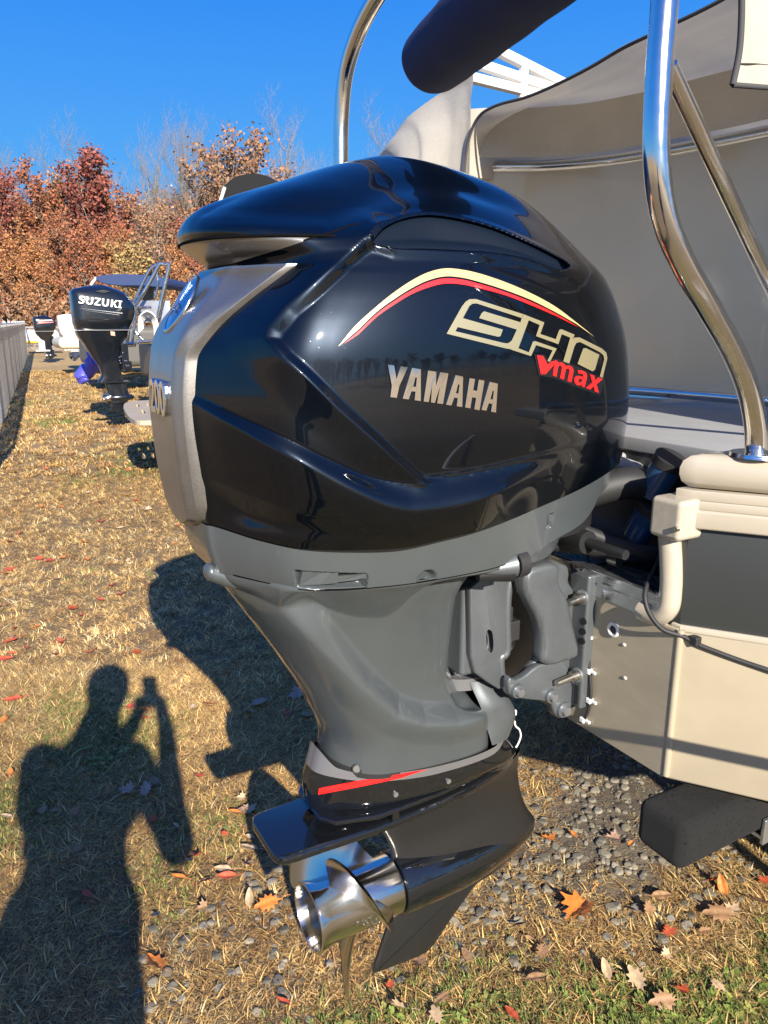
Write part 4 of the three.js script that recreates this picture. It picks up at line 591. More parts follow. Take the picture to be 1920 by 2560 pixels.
{ // trailer under the boat: carpeted bunks on brackets and frame
  const tr = thing('boat_trailer', 'boat trailer with black carpeted bunks under the pontoon boat', 'trailer', MO, TURN, undefined, [1.8, 0, 0]);
  const carpet = std([.020, .020, .019], .98, 0, { bumpMap: tex(256, (x, y, i, j) => { const k = hsh(i, j, 4) * .6 + .4 * tfbm(x, y, 30, 2, 3); return [k, k, k]; }, { repeat: 6 }), bumpScale: .004 });
  for (const s of [1, -1]) {
    const g = new RoundedBoxGeometry(3.2, .100, .115, 6, .022), p = g.attributes.position; for (let i = 0; i < p.count; i++) { const k = .003 * (fbm(p.getX(i) * 9, p.getZ(i) * 30 + p.getY(i) * 20, 3) - .4); p.setY(i, p.getY(i) + k * 2); }
    const b = part('bunk', g.translate(.385 + 1.6, .652, s * .435), carpet, tr, 'black carpet wrapped trailer bunk');
    if (s > 0) { seed = 55; const fz = []; for (let k = 0; k < 900; k++) { const x = rr(.39, 1.4), f = rnd(), y = f < .6 ? .703 : rr(.604, .70), z = f < .6 ? rr(.382, .49) : .4935; fz.push(new THREE.TetrahedronGeometry(rr(.0008, .0022)).translate(x, y, z)); } part('nap', fz, carpet, b).userData.kind = 'stuff'; }
    part('bunk_bracket', [box(.625, .72, .582, .640, s * .494, s * .502, .002), box(.625, .72, .592, .600, s * .40, s * .50, .002)], M.zinc, tr);
  }
  { const g = part('side_guide', rod([.24, 1.075, .80], [.95, 1.075, 1.80], .011, .011, 16), M.white, tr, 'white side guide bar of the trailer'); part('guide_post', rod([.95, .40, 1.80], [.95, 1.075, 1.80], .024, .024, 14), M.zinc, g); }
  part('cross_member', [box(1.75, 1.83, .36, .44, -.95, .95, .006), box(2.6, 2.68, .36, .44, -.95, .95, .006)], M.zinc, tr);
  for (const s of [-1, 1]) { part('frame_rail', box(1.7, 4.6, .34, .44, s * .95 - .03, s * .95 + .03, .006), M.zinc, tr); const wh = part('wheel', new THREE.TorusGeometry(.22, .085, 16, 36).translate(2.4, .305, s * 1.12), M.rubber, tr); part('rim', new THREE.CylinderGeometry(.16, .16, .10, 28).rotateX(Math.PI / 2).translate(2.4, .305, s * 1.12), M.zinc, wh); }
}

// ---------------------------------------------------------------- the big outboard motor
const motor = thing('outboard_motor', 'large gloss blue-black outboard motor with gold and red side stripe, chrome lettering and grey midsection', 'outboard motor', MO, TURN, undefined, [0.1, 0.1, 0]);
const qw = (pts, w) => pts.map(p => Q(p[0], p[1], { w }));
// a body built from level slices: at height v it reaches from ur(v) to uf(v) and is b(v) wide to each side
function sliceBody({ rows, nt, plan, ur, uf, b, disp, keep, dirV = 1 }) {
  const base = []; const nv = rows.length;
  for (let j = 0; j < nv; j++) { const v = rows[j], a = ur(v), c = uf(v), h = b(v); for (let i = 0; i < nt; i++) { const q = plan(i / (nt - 1), v); base.push([lerp(a, c, q[0]), v, h * q[1]]); } }
  let at = (i, j) => base[j * nt + i];
  if (disp) {
    const P = new Float64Array(nt * nv * 3), N = new Float64Array(nt * nv * 3);
    base.forEach((p, k) => { P[k * 3] = p[0]; P[k * 3 + 1] = p[1]; P[k * 3 + 2] = p[2]; }); gridNormals(P, N, nt, nv, false);
    const out = base.map((p, k) => { const i = k % nt, d = disp(p[0], p[1], p[2], i / (nt - 1)); return [p[0] + N[k * 3] * d, p[1] + N[k * 3 + 1] * d, Math.max(0, p[2] + N[k * 3 + 2] * d)]; });
    at = (i, j) => out[j * nt + i];
  }
  return { at, nt, nv, geo: (kp) => { const g = gridGeo(nt, nv, at, { keep: kp || keep }); return [g, mirrorZ(g)]; } };
}

// --- upper cowling
const VT = 1.906, toq = v => Math.sqrt(Math.max(0, VT - v));
const byq = pts => { const f = curve1(pts.map(p => [toq(p[0]), p[1]]).sort((a, b) => a[0] - b[0])); return v => f(toq(v)); };
const cUr = byq([[1.24, -.352], [1.29, -.362], [1.385, -.375], [1.485, -.380], [1.565, -.372], [1.62, -.350], [1.66, -.322], [1.69, -.300], [1.702, -.292], [1.714, -.298], [1.728, -.322], [1.740, -.342], [1.755, -.350], [1.775, -.342], [1.795, -.318], [1.815, -.272], [1.845, -.185], [1.873, -.105], [1.892, -.04], [VT, 0.04]]);
const cUf = byq([[1.24, .53], [1.35, .545], [1.45, .545], [1.56, .53], [1.66, .49], [1.75, .425], [1.80, .372], [1.85, .293], [1.88, .21], [VT, 0.04]]);
const cB = byq([[1.24, .258], [1.30, .2755], [1.38, .291], [1.45, .298], [1.56, .296], [1.65, .282], [1.70, .264], [1.74, .240], [1.78, .203], [1.82, .162], [1.855, .118], [1.885, .066], [VT, 0]]);
const planLow = crv2([[0, 0], [0, .15], [.002, .29], [.016, .36], [.06, .60], [.108, .80], [.17, .885], [.26, .945], [.36, .98], [.48, 1], [.60, .995], [.70, .965], [.79, .90], [.87, .79], [.93, .64], [.97, .46], [.993, .23], [1, 0]]);
const planTop = crv2([[0, 0], [.003, .16], [.015, .33], [.04, .50], [.085, .66], [.145, .78], [.21, .865], [.29, .925], [.37, .97], [.47, 1], [.57, 1], [.67, .97], [.76, .905], [.85, .79], [.92, .635], [.965, .45], [.992, .22], [1, 0]]);
const cPlan = (t, v) => { const a = planLow(t), k = ss(1.69, 1.76, v); if (k <= 0) return a; const c = planTop(t); return [lerp(a[0], c[0], k), lerp(a[1], c[1], k)]; };
const flat = pts => pts.map(p => [p[0], p[1]]);
const chev = flat(qw([[985, 560], [960, 588], [850, 685], [760, 769], [722, 822], [712, 850], [738, 900], [847, 1023], [960, 1132], [1000, 1169], [1039, 1202]], .272));
const scoopP = smoothPoly(flat(qw([[958, 600], [985, 568], [1018, 550], [1077, 531], [1136, 526], [1216, 541], [1280, 563], [1335, 592], [1406, 634], [1440, 662], [1402, 674], [1360, 660], [1322, 645], [1238, 630], [1153, 624], [1069, 619], [1005, 617]], .262)), 3);
const e1 = curve1(flat(qw([[481, 956], [559, 1000], [642, 1049], [716, 1087], [791, 1128], [851, 1158], [922, 1189], [985, 1203], [1039, 1204], [1111, 1196], [1195, 1179], [1280, 1158], [1377, 1135], [1470, 1112]], .28)));
const e2 = curve1(flat(qw([[466, 966], [529, 1010], [642, 1070], [754, 1143], [847, 1199], [918, 1236], [984, 1262], [1039, 1270], [1090, 1264], [1153, 1249], [1216, 1230], [1322, 1192], [1385, 1167], [1470, 1128]], .295)));
const uLedgeEnd = Q(1400, 1150, { w: .29 })[0], uLedgeMid = Q(1040, 1230, { w: .29 })[0];
const panelPoly = (() => { const a = chev.slice(1), end = []; for (let k = 0; k < 12; k++) { const u = lerp(a[a.length - 1][0], 0.44, (k + 1) / 12); end.push([u, e1(u) + 0.002]); } const up = flat(qw([[1545, 900], [1500, 760], [1440, 690], [1322, 655], [1153, 634], [1005, 628]], .262)); return [...a, ...end, ...up]; })();
const fac = [Q(552, 1233, { w: .28 }), Q(612, 1341, { w: .28 }), Q(930, 1330, { w: .28 })];
const creaseTop = flat(qw([[560, 512], [600, 511], [705, 519], [778, 523], [850, 508], [922, 479], [984, 455], [1060, 446], [1150, 455], [1260, 500], [1350, 560]], .13));
function cowlDisp(u, v, w) {
  const m = ss(0.06, 0.15, w); let d = 0;
  if (m > 0 && v < 1.80) {
    const sdp = sdPoly(panelPoly, u, v), dc = polyDist(chev, u, v), side = sdp > 0;
    const fr = 1 - ss(0.10, 0.34, u);
    const crest = 0.009; if (side) d += lerp(0, 1, fr) * (crest - 0.0115 * ss(0.0, 0.015, Math.min(sdp, dc))) * (dc < sdp + 0.004 ? 1 : 0) + (dc < sdp + 0.004 ? 0 : -0.0025 * fr * ss(0, .012, sdp));
    else { const k = 1 - clamp(dc / 0.052); d += crest * (k * k * (1.6 - 0.6 * k)) * (v > e1(u) ? 1 : clamp(1 - (e1(u) - v) / .02)) * fr; }
    // lower shell: ledge, crest, taper to the bottom
    const a = e1(u), c = e2(u), st = lerp(0.009, 0.030, ss(-0.38, uLedgeMid, u)) * (1 - ss(uLedgeMid + 0.10, uLedgeEnd, u));
    if (v < a) d += st * ss(0, 1, 0.12 + 0.88 * clamp((a - v) / Math.max(0.004, a - c))) * (1 - 0.75 * ss(0.0, 0.15, c - v));
    // lower rear facet
    const ax = fac[0][0], ay = fac[0][1];
    const nx1 = fac[2][1] - ay, ny1 = -(fac[2][0] - ax), l1 = Math.hypot(nx1, ny1), s1 = ((u - ax) * nx1 + (v - ay) * ny1) / l1;
    const nx2 = -(fac[1][1] - ay), ny2 = fac[1][0] - ax, l2 = Math.hypot(nx2, ny2), s2 = ((u - ax) * nx2 + (v - ay) * ny2) / l2;
    const q = Math.min(s1, s2); if (q > 0 && v < c) d -= Math.min(0.010, 0.25 * q) * (1 - ss(-0.05, 0.10, u)) * ss(0.004, 0.040, v - 1.285);
    d *= m;
  }
  if (v > 1.66 && w > 0.02) {
    const s = sdPoly(scoopP, u, v); if (s <= 0) d += 0.003 * (1 - ss(0, 0.014, -s));
  }
  if (v > 1.74 && w > 0.004) { const k = polyDist(creaseTop, u, v); d -= 0.012 * Math.exp(-(k * k) / (2 * 0.020 * 0.020)) * ss(-0.40, -0.26, u) * (1 - ss(0.12, 0.28, u)) * ss(0.0, 0.05, w); }
  return d;
}
const cowlRows = [...rowsOf(1.245, 1.80, 186).slice(0, -1), ...Array.from({ length: 56 }, (_, k) => VT - Math.pow(toq(1.80) * (1 - k / 55), 2))];
const CN = 600;
const cowl = sliceBody({ rows: cowlRows, nt: CN, plan: cPlan, ur: cUr, uf: cUf, b: cB, disp: cowlDisp });
const vb = curve1([[-.44, 1.300], [-.362, 1.297], [-.30, 1.283], [-.20, 1.270], [-.103, 1.267], [-.017, 1.275], [.126, 1.289], [.242, 1.310], [.394, 1.340], [.56, 1.36]]);   // lower rim of the cowling
const rimV = 1.741;
const under = (p) => Math.max(p[1] - rimV, 1.688 - p[1], p[0] - (-.225 + (p[1] - 1.734) * 2.6));     // < 0 on the lip's underside
const seamTop = curve1(flat(qw([[640, 646], [763, 603], [850, 577], [922, 556], [944, 562], [962, 586]], .23)));
const topOf = p => { const s = p[0] < Q(960, 590, { w: .25 })[0] ? seamTop(p[0]) : 1.74; return p[1] - s; };
part('upper_cowling', cowl.geo((i, j, p) => Math.max(vb(p[0]) - p[1], -under(p), p[2] > .05 && p[1] > 1.66 ? sdPoly(scoopP, p[0], p[1]) : -1)), M.cowl, motor);
{ // air scoop: recessed liner and the wall round it
  const inner = sliceBody({ rows: cowlRows, nt: CN, plan: cPlan, ur: cUr, uf: cUf, b: cB, disp: (u, v, w) => { const s = sdPoly(scoopP, u, v); return -0.004 - 0.030 * ss(0.0, 0.05, s) * (0.45 + 0.55 * ss(1.72, 1.78, v)); } });
  const wall = gridGeo(scoopP.length + 1, 2, (i, j) => { const p = scoopP[i % scoopP.length]; return [p[0], p[1], cowlW(p[0], p[1]) + (j ? 0.001 : -0.03)]; }, {});
  part('air_scoop', [...inner.geo((i, j, p) => p[2] > .04 ? -sdPoly(scoopP, p[0], p[1]) - .006 : 1), wall, mirrorZ(wall)], M.scoop, motor, 'dark recessed air intake along the shoulder');
}
part('lip_underside', cowl.geo((i, j, p) => under(p)), M.bronze, motor, 'bronze grey underside of the rear lip');
{ // dark air scoop liner inside the recess, seam lines proud of nothing: thin dark inlays
  const pt = (u, v, off) => { const w = cowlW(u, v); return [u, v, w + off]; };
  const strip = (line, r) => tube(line, r, 60, 6);
  const L = []; for (let k = 0; k <= 14; k++) { const u = lerp(Q(763, 603, { w: .2 })[0], Q(955, 575, { w: .24 })[0], k / 14); L.push(pt(u, seamTop(u), -0.0012)); }
  const R = []; for (let k = 0; k <= 22; k++) { const x = Math.sin((k / 22 * 2 - 1) * 1.25) / Math.sin(1.25); const w = x * 0.21; R.push([cUrAt(w), rimV + 0.001, w]); }
  const E = []; for (let k = 0; k <= 40; k++) { const u = lerp(-.345, uLedgeMid, k / 40); E.push(pt(u, e1(u) + .001, -.0004)); }
  part('seam', [strip(L, 0.0020), strip(R, 0.0024), tube(E, .0024, 120, 6)], M.line, motor);
}
// height of the cowling's starboard side at (u, v)
function cowlT(u, v) { let lo = 0.05, hi = 0.93; const a = cUr(v), c = cUf(v), f = t => lerp(a, c, cPlan(t, v)[0]); for (let k = 0; k < 40; k++) { const m = (lo + hi) / 2; if (f(m) < u) lo = m; else hi = m; } return (lo + hi) / 2; }
function cowlW(u, v) { const w = cB(v) * cPlan(cowlT(u, v), v)[1]; return w + cowlDisp(u, v, w); }
function cUrAt(w) { const v = rimV, h = cB(v); let lo = 0, hi = 0.5; for (let k = 0; k < 40; k++) { const m = (lo + hi) / 2; if (h * cPlan(m, v)[1] < Math.abs(w)) lo = m; else hi = m; } return lerp(cUr(v), cUf(v), cPlan(lo, v)[0]) - 0.0015; }
const onCowl = (px, py, off = 0) => { let w = 0.28, q; for (let k = 0; k < 9; k++) { q = Q(px, py, { w }); w = cowlW(q[0], q[1]); } q = Q(px, py, { w }); return [q[0], q[1], w + off]; };

// --- decals: outlines read from the photograph, laid on the side of the cowling
const tess = new TessellateModifier(9, 4);
function decal(name, polys, mat, off, parent = motor, put = onCowl, label) {
  const gs = polys.map(p => {
    let g = new THREE.ShapeGeometry(p.isShape ? p : shapeOf(p.o || p, p.h || [])); g.deleteAttribute('normal'); g.deleteAttribute('uv');
    g = tess.modify(g.toNonIndexed()); const a = g.attributes.position, cache = new Map();
    for (let i = 0; i < a.count; i++) { const x = a.getX(i), y = a.getY(i), key = x.toFixed(2) + ',' + y.toFixed(2); let q = cache.get(key); if (!q) { q = put(x, y, off); cache.set(key, q); } a.setXYZ(i, ...q); }
    // image y runs down, so windings come out facing the camera side; make sure they face +w
    for (let i = 0; i < a.count; i += 3) { const A = V3().fromBufferAttribute(a, i), B = V3().fromBufferAttribute(a, i + 1), C = V3().fromBufferAttribute(a, i + 2); if (B.clone().sub(A).cross(C.clone().sub(A)).z < 0) { a.setXYZ(i + 1, C.x, C.y, C.z); a.setXYZ(i + 2, B.x, B.y, B.z); } }
    g = mergeVertices(g, 1e-5); g.computeVertexNormals(); return g;
  });
  return part(name, gs, mat, parent, label);
}
const goldUp = [[845, 866], [886, 816], [944, 763], [984, 731], [1027, 702], [1069, 681], [1111, 671], [1153, 674], [1195, 683], [1259, 704], [1322, 731], [1385, 765], [1436, 803], [1486, 843]];
const goldLo = [[1440, 810], [1385, 779], [1322, 748], [1259, 724], [1195, 704], [1153, 694], [1111, 691], [1069, 701], [1027, 721], [984, 748], [944, 777], [890, 828]];
const redUp = [[858, 860], [892, 831], [944, 782], [984, 753], [1027, 726], [1069, 706], [1111, 696], [1153, 699], [1195, 709], [1259, 729], [1322, 753], [1385, 783], [1446, 818]];
const redLo = [[1385, 788], [1322, 761], [1259, 737], [1195, 720], [1153, 711], [1111, 709], [1069, 719], [1027, 736], [984, 762], [944, 790], [895, 836]];
const dense = (pts, n = 5) => new THREE.CatmullRomCurve3(pts.map(p => V3(p[0], p[1], 0)), false, 'centripetal').getPoints(pts.length * n).map(p => [p.x, p.y]);
decal('gold_stripe', [[...dense(goldUp), ...dense(goldLo)]], M.gold, 0.0012);
decal('red_stripe', [[...dense(redUp), ...dense(redLo)]], M.red, 0.0012);
{
  const c = (x, y) => [1100 + x / 3.858, 730 + y / 3.858], C = a => a.map(p => c(...p));
  const S = { o: C([[60, 400], [180, 190], [235, 105], [275, 75], [330, 68], [560, 130], [790, 225], [1000, 292], [955, 405], [1110, 458], [1145, 370], [1160, 362], [1290, 410], [1275, 455], [1320, 440], [1380, 452], [1555, 550], [1600, 600], [1605, 650], [1560, 828], [1535, 812], [1575, 660], [1570, 610], [1540, 580], [1380, 490], [1330, 480], [1300, 500], [1245, 690], [1185, 668], [1250, 440], [1170, 405], [1138, 500], [925, 425], [962, 318], [850, 275], [830, 320], [740, 585], [690, 565], [660, 545], [610, 540]]),
    h: [C([[215, 255], [280, 130], [310, 110], [350, 112], [560, 165], [778, 245], [768, 290], [440, 190], [405, 195], [370, 250], [730, 360], [690, 470], [670, 490], [620, 492], [145, 378], [165, 340], [560, 432], [580, 420], [600, 372], [585, 362]])] };
  // strokes of the three letters, as closed bands
  const band = (pts, w) => { const L = [], R = []; for (let i = 0; i < pts.length; i++) { const a = pts[Math.max(0, i - 1)], b = pts[Math.min(pts.length - 1, i + 1)], dx = b[0] - a[0], dy = b[1] - a[1], l = Math.hypot(dx, dy), p = pts[i]; L.push([p[0] - dy / l * w, p[1] + dx / l * w]); R.unshift([p[0] + dy / l * w, p[1] - dx / l * w]); } return C([...L, ...R]); };
  const polys = [
    // S: outer rim in three strokes, bars
    C([[58, 402], [205, 140], [240, 95], [280, 70], [340, 68], [800, 215], [780, 250], [345, 110], [305, 114], [278, 135], [215, 252], [600, 362], [578, 425], [555, 432], [165, 338], [143, 378], [610, 492], [650, 495], [685, 470], [735, 362], [372, 252], [395, 205], [420, 186], [770, 292], [785, 240], [815, 250], [700, 545], [680, 552], [620, 542]]),
    // H outline
    C([[800, 215], [1000, 293], [962, 405], [1110, 455], [1145, 365], [1165, 358], [1292, 412], [1268, 470], [1240, 690], [1183, 668], [1250, 440], [1168, 406], [1135, 503], [920, 425], [955, 318], [850, 272], [750, 542], [850, 582], [890, 478], [915, 474], [1120, 545], [1055, 672], [1030, 664], [1080, 562], [920, 512], [872, 618], [680, 556]]),
    // O outline and its filled core
    C([[1240, 690], [1183, 668], [1235, 530], [1260, 470], [1290, 440], [1340, 438], [1555, 545], [1598, 585], [1608, 640], [1562, 828], [1535, 815], [1578, 650], [1570, 610], [1540, 582], [1345, 482], [1310, 490], [1290, 525]]),
    C([[1320, 692], [1375, 545], [1400, 540], [1530, 605], [1490, 745], [1465, 765]]),
  ];
  decal('gold_lettering', polys, M.goldFoil, 0.0016, motor, onCowl);
  const vm = [
    C([[928, 610], [985, 618], [1030, 700], [1070, 668], [1120, 668], [1010, 792], [965, 790]]),
    C([[1095, 668], [1295, 722], [1308, 745], [1272, 850], [1310, 860], [1330, 800], [1450, 800], [1420, 890], [1450, 905], [1475, 850], [1450, 800], [1505, 830], [1520, 850], [1555, 845], [1512, 905], [1515, 972], [1480, 955], [1470, 935], [1420, 935], [1225, 868], [1260, 760], [1225, 752], [1195, 840], [1155, 830], [1185, 738], [1150, 730], [1115, 820], [1078, 808]]),
  ];
  const back = [C([[905, 600], [1000, 605], [1040, 660], [1110, 640], [1320, 715], [1480, 795], [1580, 838], [1540, 1000], [1400, 950], [1090, 830], [1010, 815], [950, 805]])];
  decal('lettering_shadow', back, M.outline, 0.0010);
  decal('red_lettering', vm.slice(0, 1), M.red, 0.0022);
  lettering('red_lettering', 'max', C([[1100, 655], [1560, 838], [1518, 972], [1078, 806]]), (x, y, o) => onCowl(x, y, o + .0014), .0012, M.red, motor);
}
// raised letters laid into a four-cornered field (tl, tr, br, bl) of the photograph
function lettering(name, text, quad, put, depth, mat, parent, squeeze = 1) {
  const shapes = font.generateShapes(text, 100); let g = new THREE.ExtrudeGeometry(shapes, { depth: 1, bevelEnabled: false, curveSegments: 5 }); g.computeBoundingBox(); const b = g.boundingBox, a = g.attributes.position;
  for (let i = 0; i < a.count; i++) {
    const x = (a.getX(i) - b.min.x) / (b.max.x - b.min.x), y = (a.getY(i) - b.min.y) / (b.max.y - b.min.y), z = a.getZ(i);
    const px = lerp(lerp(quad[3][0], quad[2][0], x), lerp(quad[0][0], quad[1][0], x), y), py = lerp(lerp(quad[3][1], quad[2][1], x), lerp(quad[0][1], quad[1][1], x), y);
    a.setXYZ(i, ...put(px, py, z * depth + 0.0004));
  }
  g.computeVertexNormals(); return part(name, toCreasedNormals(g, 0.5), mat, parent);
}
{ // chrome maker's lettering, letter by letter in the spacing of the photograph
  const k = (x, y) => [940 + x / 4.879, 880 + y / 4.879];
  const L = [['Y', [130, 152], [372, 186], [238, 556], [160, 548], 1], ['A', [425, 192], [530, 210], [530, 595], [310, 566], 2], ['M', [620, 225], [865, 260], [800, 632], [565, 600], 1], ['A', [955, 280], [1045, 300], [1035, 668], [838, 640], 2], ['H', [1125, 318], [1305, 348], [1245, 708], [1070, 672], 1], ['A', [1370, 362], [1468, 385], [1445, 735], [1270, 702], 2]];
  for (const [ch, tl, tr, br, bl] of L) {
    let polys; const m = (x, y) => { const t = k(lerp(lerp(bl[0], br[0], x), lerp(tl[0], tr[0], x), y), lerp(lerp(bl[1], br[1], x), lerp(tl[1], tr[1], x), y)); return t; };
    const P = a => a.map(p => m(...p));
    if (ch === 'Y') polys = [{ o: [k(130, 152), k(205, 162), k(235, 330), k(285, 172), k(372, 186), k(268, 415), k(238, 556), k(160, 548), k(178, 410)] }];
    else if (ch === 'A') polys = [{ o: P([[0, 0], [0, 1], [1, 1], [1, 0], [.66, 0], [.66, .27], [.40, .27], [.33, 0]]), h: [P([[.46, .42], [.66, .42], [.66, .72], [.52, .72]])] }];
    else if (ch === 'M') polys = [P([[0, 0], [0, 1], [.40, 1], [.50, .55], [.60, 1], [1, 1], [1, 0], [.70, 0], [.70, .55], [.58, 0], [.38, 0], [.30, .55], [.26, 0]])];
    else polys = [P([[0, 0], [0, 1], [.36, 1], [.36, .62], [.62, .62], [.62, 1], [1, 1], [1, 0], [.64, 0], [.64, .38], [.36, .38], [.36, 0]])];
    // give it body: front face and side walls
    for (const p of polys) {
      const sh = shapeOf(p.o || p, p.h || []), g = new THREE.ExtrudeGeometry(sh, { depth: 1, bevelEnabled: false }), a = g.attributes.position;
      for (let i = 0; i < a.count; i++) a.setXYZ(i, ...onCowl(a.getX(i), a.getY(i), 0.0035 * a.getZ(i) + 0.0003));
      // image y runs down: turn the faces outward
      const ix = g.toNonIndexed(), q = ix.attributes.position; for (let i = 0; i < q.count; i += 3) { const b = [q.getX(i + 1), q.getY(i + 1), q.getZ(i + 1)]; q.setXYZ(i + 1, q.getX(i + 2), q.getY(i + 2), q.getZ(i + 2)); q.setXYZ(i + 2, ...b); }
      ix.computeVertexNormals(); part('chrome_letter', ix, M.chrome, motor);
    }
  }
}

// --- grey rear panel: a strip with bevelled edges standing proud of the cowling's back
{
  const pw = curve1([[1.283, .030], [1.305, .082], [1.33, .092], [1.45, .097], [1.56, .097], [1.60, .112], [1.64, .140], [1.685, .175], [1.70, .185]]);
  const nw = 61, nv = 160; const rearU = (w, v) => { const h = cB(v); let lo = 0, hi = 0.35; for (let k = 0; k < 34; k++) { const m = (lo + hi) / 2; if (h * cPlan(m, v)[1] < Math.abs(w)) lo = m; else hi = m; } return lerp(cUr(v), cUf(v), cPlan(lo, v)[0]); };
  const g = gridGeo(nw, nv, (i, j) => {
    const v = lerp(1.278, 1.703, j / (nv - 1)), h = pw(v), x = (i / (nw - 1)) * 2 - 1, w = h * Math.sign(x) * Math.pow(Math.abs(x), 0.8);
    const edge = (1 - Math.abs(x)) * h, bot = v - 1.278;
    const up = 0.016 * ss(0, 0.006, Math.min(edge, bot)) + 0.012 * ss(0.004, 0.030, edge) * (1 - ss(1.60, 1.68, v));
    return [rearU(w * 0.98, v) - up + 0.004, v, w];
  }, { flip: true, uv: p => [p[2], p[1]] });
  const panel = part('rear_panel', g, M.bronze, motor, 'bronze grey satin strip down the back of the cowling');
  // badge: oval with a rim and three crossed forks
  const c = [-0.345, 1.640, -0.004], n = V3(-0.84, 0.54, 0).normalize(), e = V3(0.54, 0.84, 0).normalize(), s = V3(0, 0, 1);
  const put = (x, y, z) => { const q = e.clone().multiplyScalar(y).addScaledVector(s, x).addScaledVector(n, z); return [c[0] + q.x, c[1] + q.y, c[2] + q.z]; };
  const dome = gridGeo(40, 10, (i, j) => { const a = i / 39 * 2 * Math.PI, r = 1 - j / 9; return put(Math.cos(a) * .034 * r, Math.sin(a) * .050 * r, .014 + .004 * (1 - r * r)); }, { flip: true });
  const badge = part('emblem', dome, M.emblem, motor, 'oval blue badge with a chrome rim');
  part('rim', tube(Array.from({ length: 24 }, (_, k) => put(Math.cos(k / 24 * 6.2832) * .035, Math.sin(k / 24 * 6.2832) * .051, .013)), 0.0032, 60, 8, true), M.chrome, badge);
  const forks = []; for (const a of [0, 2.094, 4.189]) { const ca = Math.cos(a), sa = Math.sin(a), P = (x, y) => put((x * ca - y * sa) * .028, (x * sa + y * ca) * .040, .0185); forks.push(rod(P(0, -0.1), P(0, .45), .0016), rod(P(-.13, .42), P(-.13, .92), .0014), rod(P(.13, .42), P(.13, .92), .0014), rod(P(-.13, .43), P(.13, .43), .0015)); }
  part('fork_mark', forks, M.chrome, badge);
  // chrome horsepower numerals
  const sh = font.generateShapes('200', 1), tg = new THREE.ExtrudeGeometry(sh, { depth: .04, bevelEnabled: true, bevelSize: .02, bevelThickness: .03, bevelSegments: 2, curveSegments: 6 }); tg.computeBoundingBox(); const bb = tg.boundingBox; tg.translate(-(bb.min.x + bb.max.x) / 2, -(bb.min.y + bb.max.y) / 2, 0); tg.scale(.042, .054, .08);
  tg.rotateY(-Math.PI / 2); tg.translate(-.4045, 1.500, 0.010); part('chrome_numerals', toCreasedNormals(tg, .5), M.chrome, motor);
}
// --- grey apron under the cowling
const planMid = crv2([[0, 0], [0, .2], [.008, .40], [.03, .58], [.075, .76], [.13, .875], [.21, .94], [.32, .985], [.45, 1], [.60, .99], [.72, .955], [.82, .89], [.90, .77], [.955, .58], [.99, .30], [1, 0]]);
const aUr = curve1([[1.13, -.304], [1.15, -.318], [1.19, -.338], [1.225, -.352], [1.265, -.361], [1.34, -.366]]), aB = curve1([[1.13, .233], [1.2, .247], [1.25, .2545], [1.29, .2605], [1.36, .268]]);
const va = curve1([[-.38, 1.208], [-.334, 1.207], [-.242, 1.197], [-.149, 1.19], [-.03, 1.186], [.08, 1.187], [.19, 1.198], [.25, 1.219], [.337, 1.24], [.371, 1.262], [.39, 1.285], [.5, 1.304], [.56, 1.32]]);
const slot = [[664, 1450], [807, 1445], [807, 1488], [672, 1496]].map(p => Q(p[0], p[1], { w: .255 }));
const slotR = [Q(770, 1449, { w: .255 }), Q(935, 1444, { w: .255 }), Q(935, 1490, { w: .255 }), Q(780, 1496, { w: .255 })];
const dimple = Q(1075, 1452, { w: .25 }), latch = [Q(1371, 1284, { w: .25 }), Q(1382, 1283, { w: .25 }), Q(1378, 1321, { w: .25 }), Q(1367, 1324, { w: .25 })];
const apronDisp = (u, v, w) => { if (w < .1) return 0; let d = 0; const s = sdPoly(slotR, u, v); if (s > 0) d -= 0.022 * ss(0, .004, s); const l = sdPoly(latch, u, v); if (l > 0) d -= .010 * ss(0, .003, l); const q = Math.hypot(u - dimple[0], (v - dimple[1]) * 1.1); d -= .016 * (1 - ss(.010, .020, q)); return d; };
const planApron = t => { const a = planLow(t), c = planMid(t); return [lerp(a[0], c[0], .04), lerp(a[1], c[1], .04)]; };
const apronW = (u, v) => { let lo = .02, hi = .9; const a = aUr(v); for (let k = 0; k < 34; k++) { const m = (lo + hi) / 2; if (lerp(a, .53, planApron(m)[0]) < u) lo = m; else hi = m; } return aB(v) * planApron(lo)[1]; };
const apron = sliceBody({ rows: rowsOf(1.14, 1.37, 110), nt: 420, plan: planApron, ur: aUr, uf: () => .53, b: aB, disp: apronDisp });
part('lower_cowling', apron.geo((i, j, p) => Math.max(va(p[0]) - p[1], p[1] - (vb(p[0]) - .0035))), M.grey, motor);
part('cowling_seal', sliceBody({ rows: rowsOf(1.24, 1.37, 30), nt: 160, plan: planApron, ur: v => aUr(v) + .004, uf: () => .525, b: v => aB(v) - .004 }).geo((i, j, p) => Math.abs(p[1] - vb(p[0])) - .012), M.rubber, motor);
{ const ux = slotR[3][0], vx = slotR[3][1], lev = (pts, d) => { const g = new THREE.ExtrudeGeometry(shapeOf(pts.map(p => [ux + .004 + p[0], vx + .003 + p[1]])), { depth: 1, bevelEnabled: false, steps: 1 }), a = g.attributes.position; for (let i = 0; i < a.count; i++) a.setZ(i, apronW(a.getX(i), a.getY(i)) - (a.getZ(i) > .5 ? d : .02)); g.computeVertexNormals(); return g; };
  part('latch_lever', [lev([[0, 0], [.030, 0], [.058, 0], [.058, .036], [.030, .036], [.004, .036]], .002), lev([[.058, .001], [.085, .002], [.112, .003], [.112, .012], [.085, .012], [.058, .013]], .003)], M.grey, motor); }
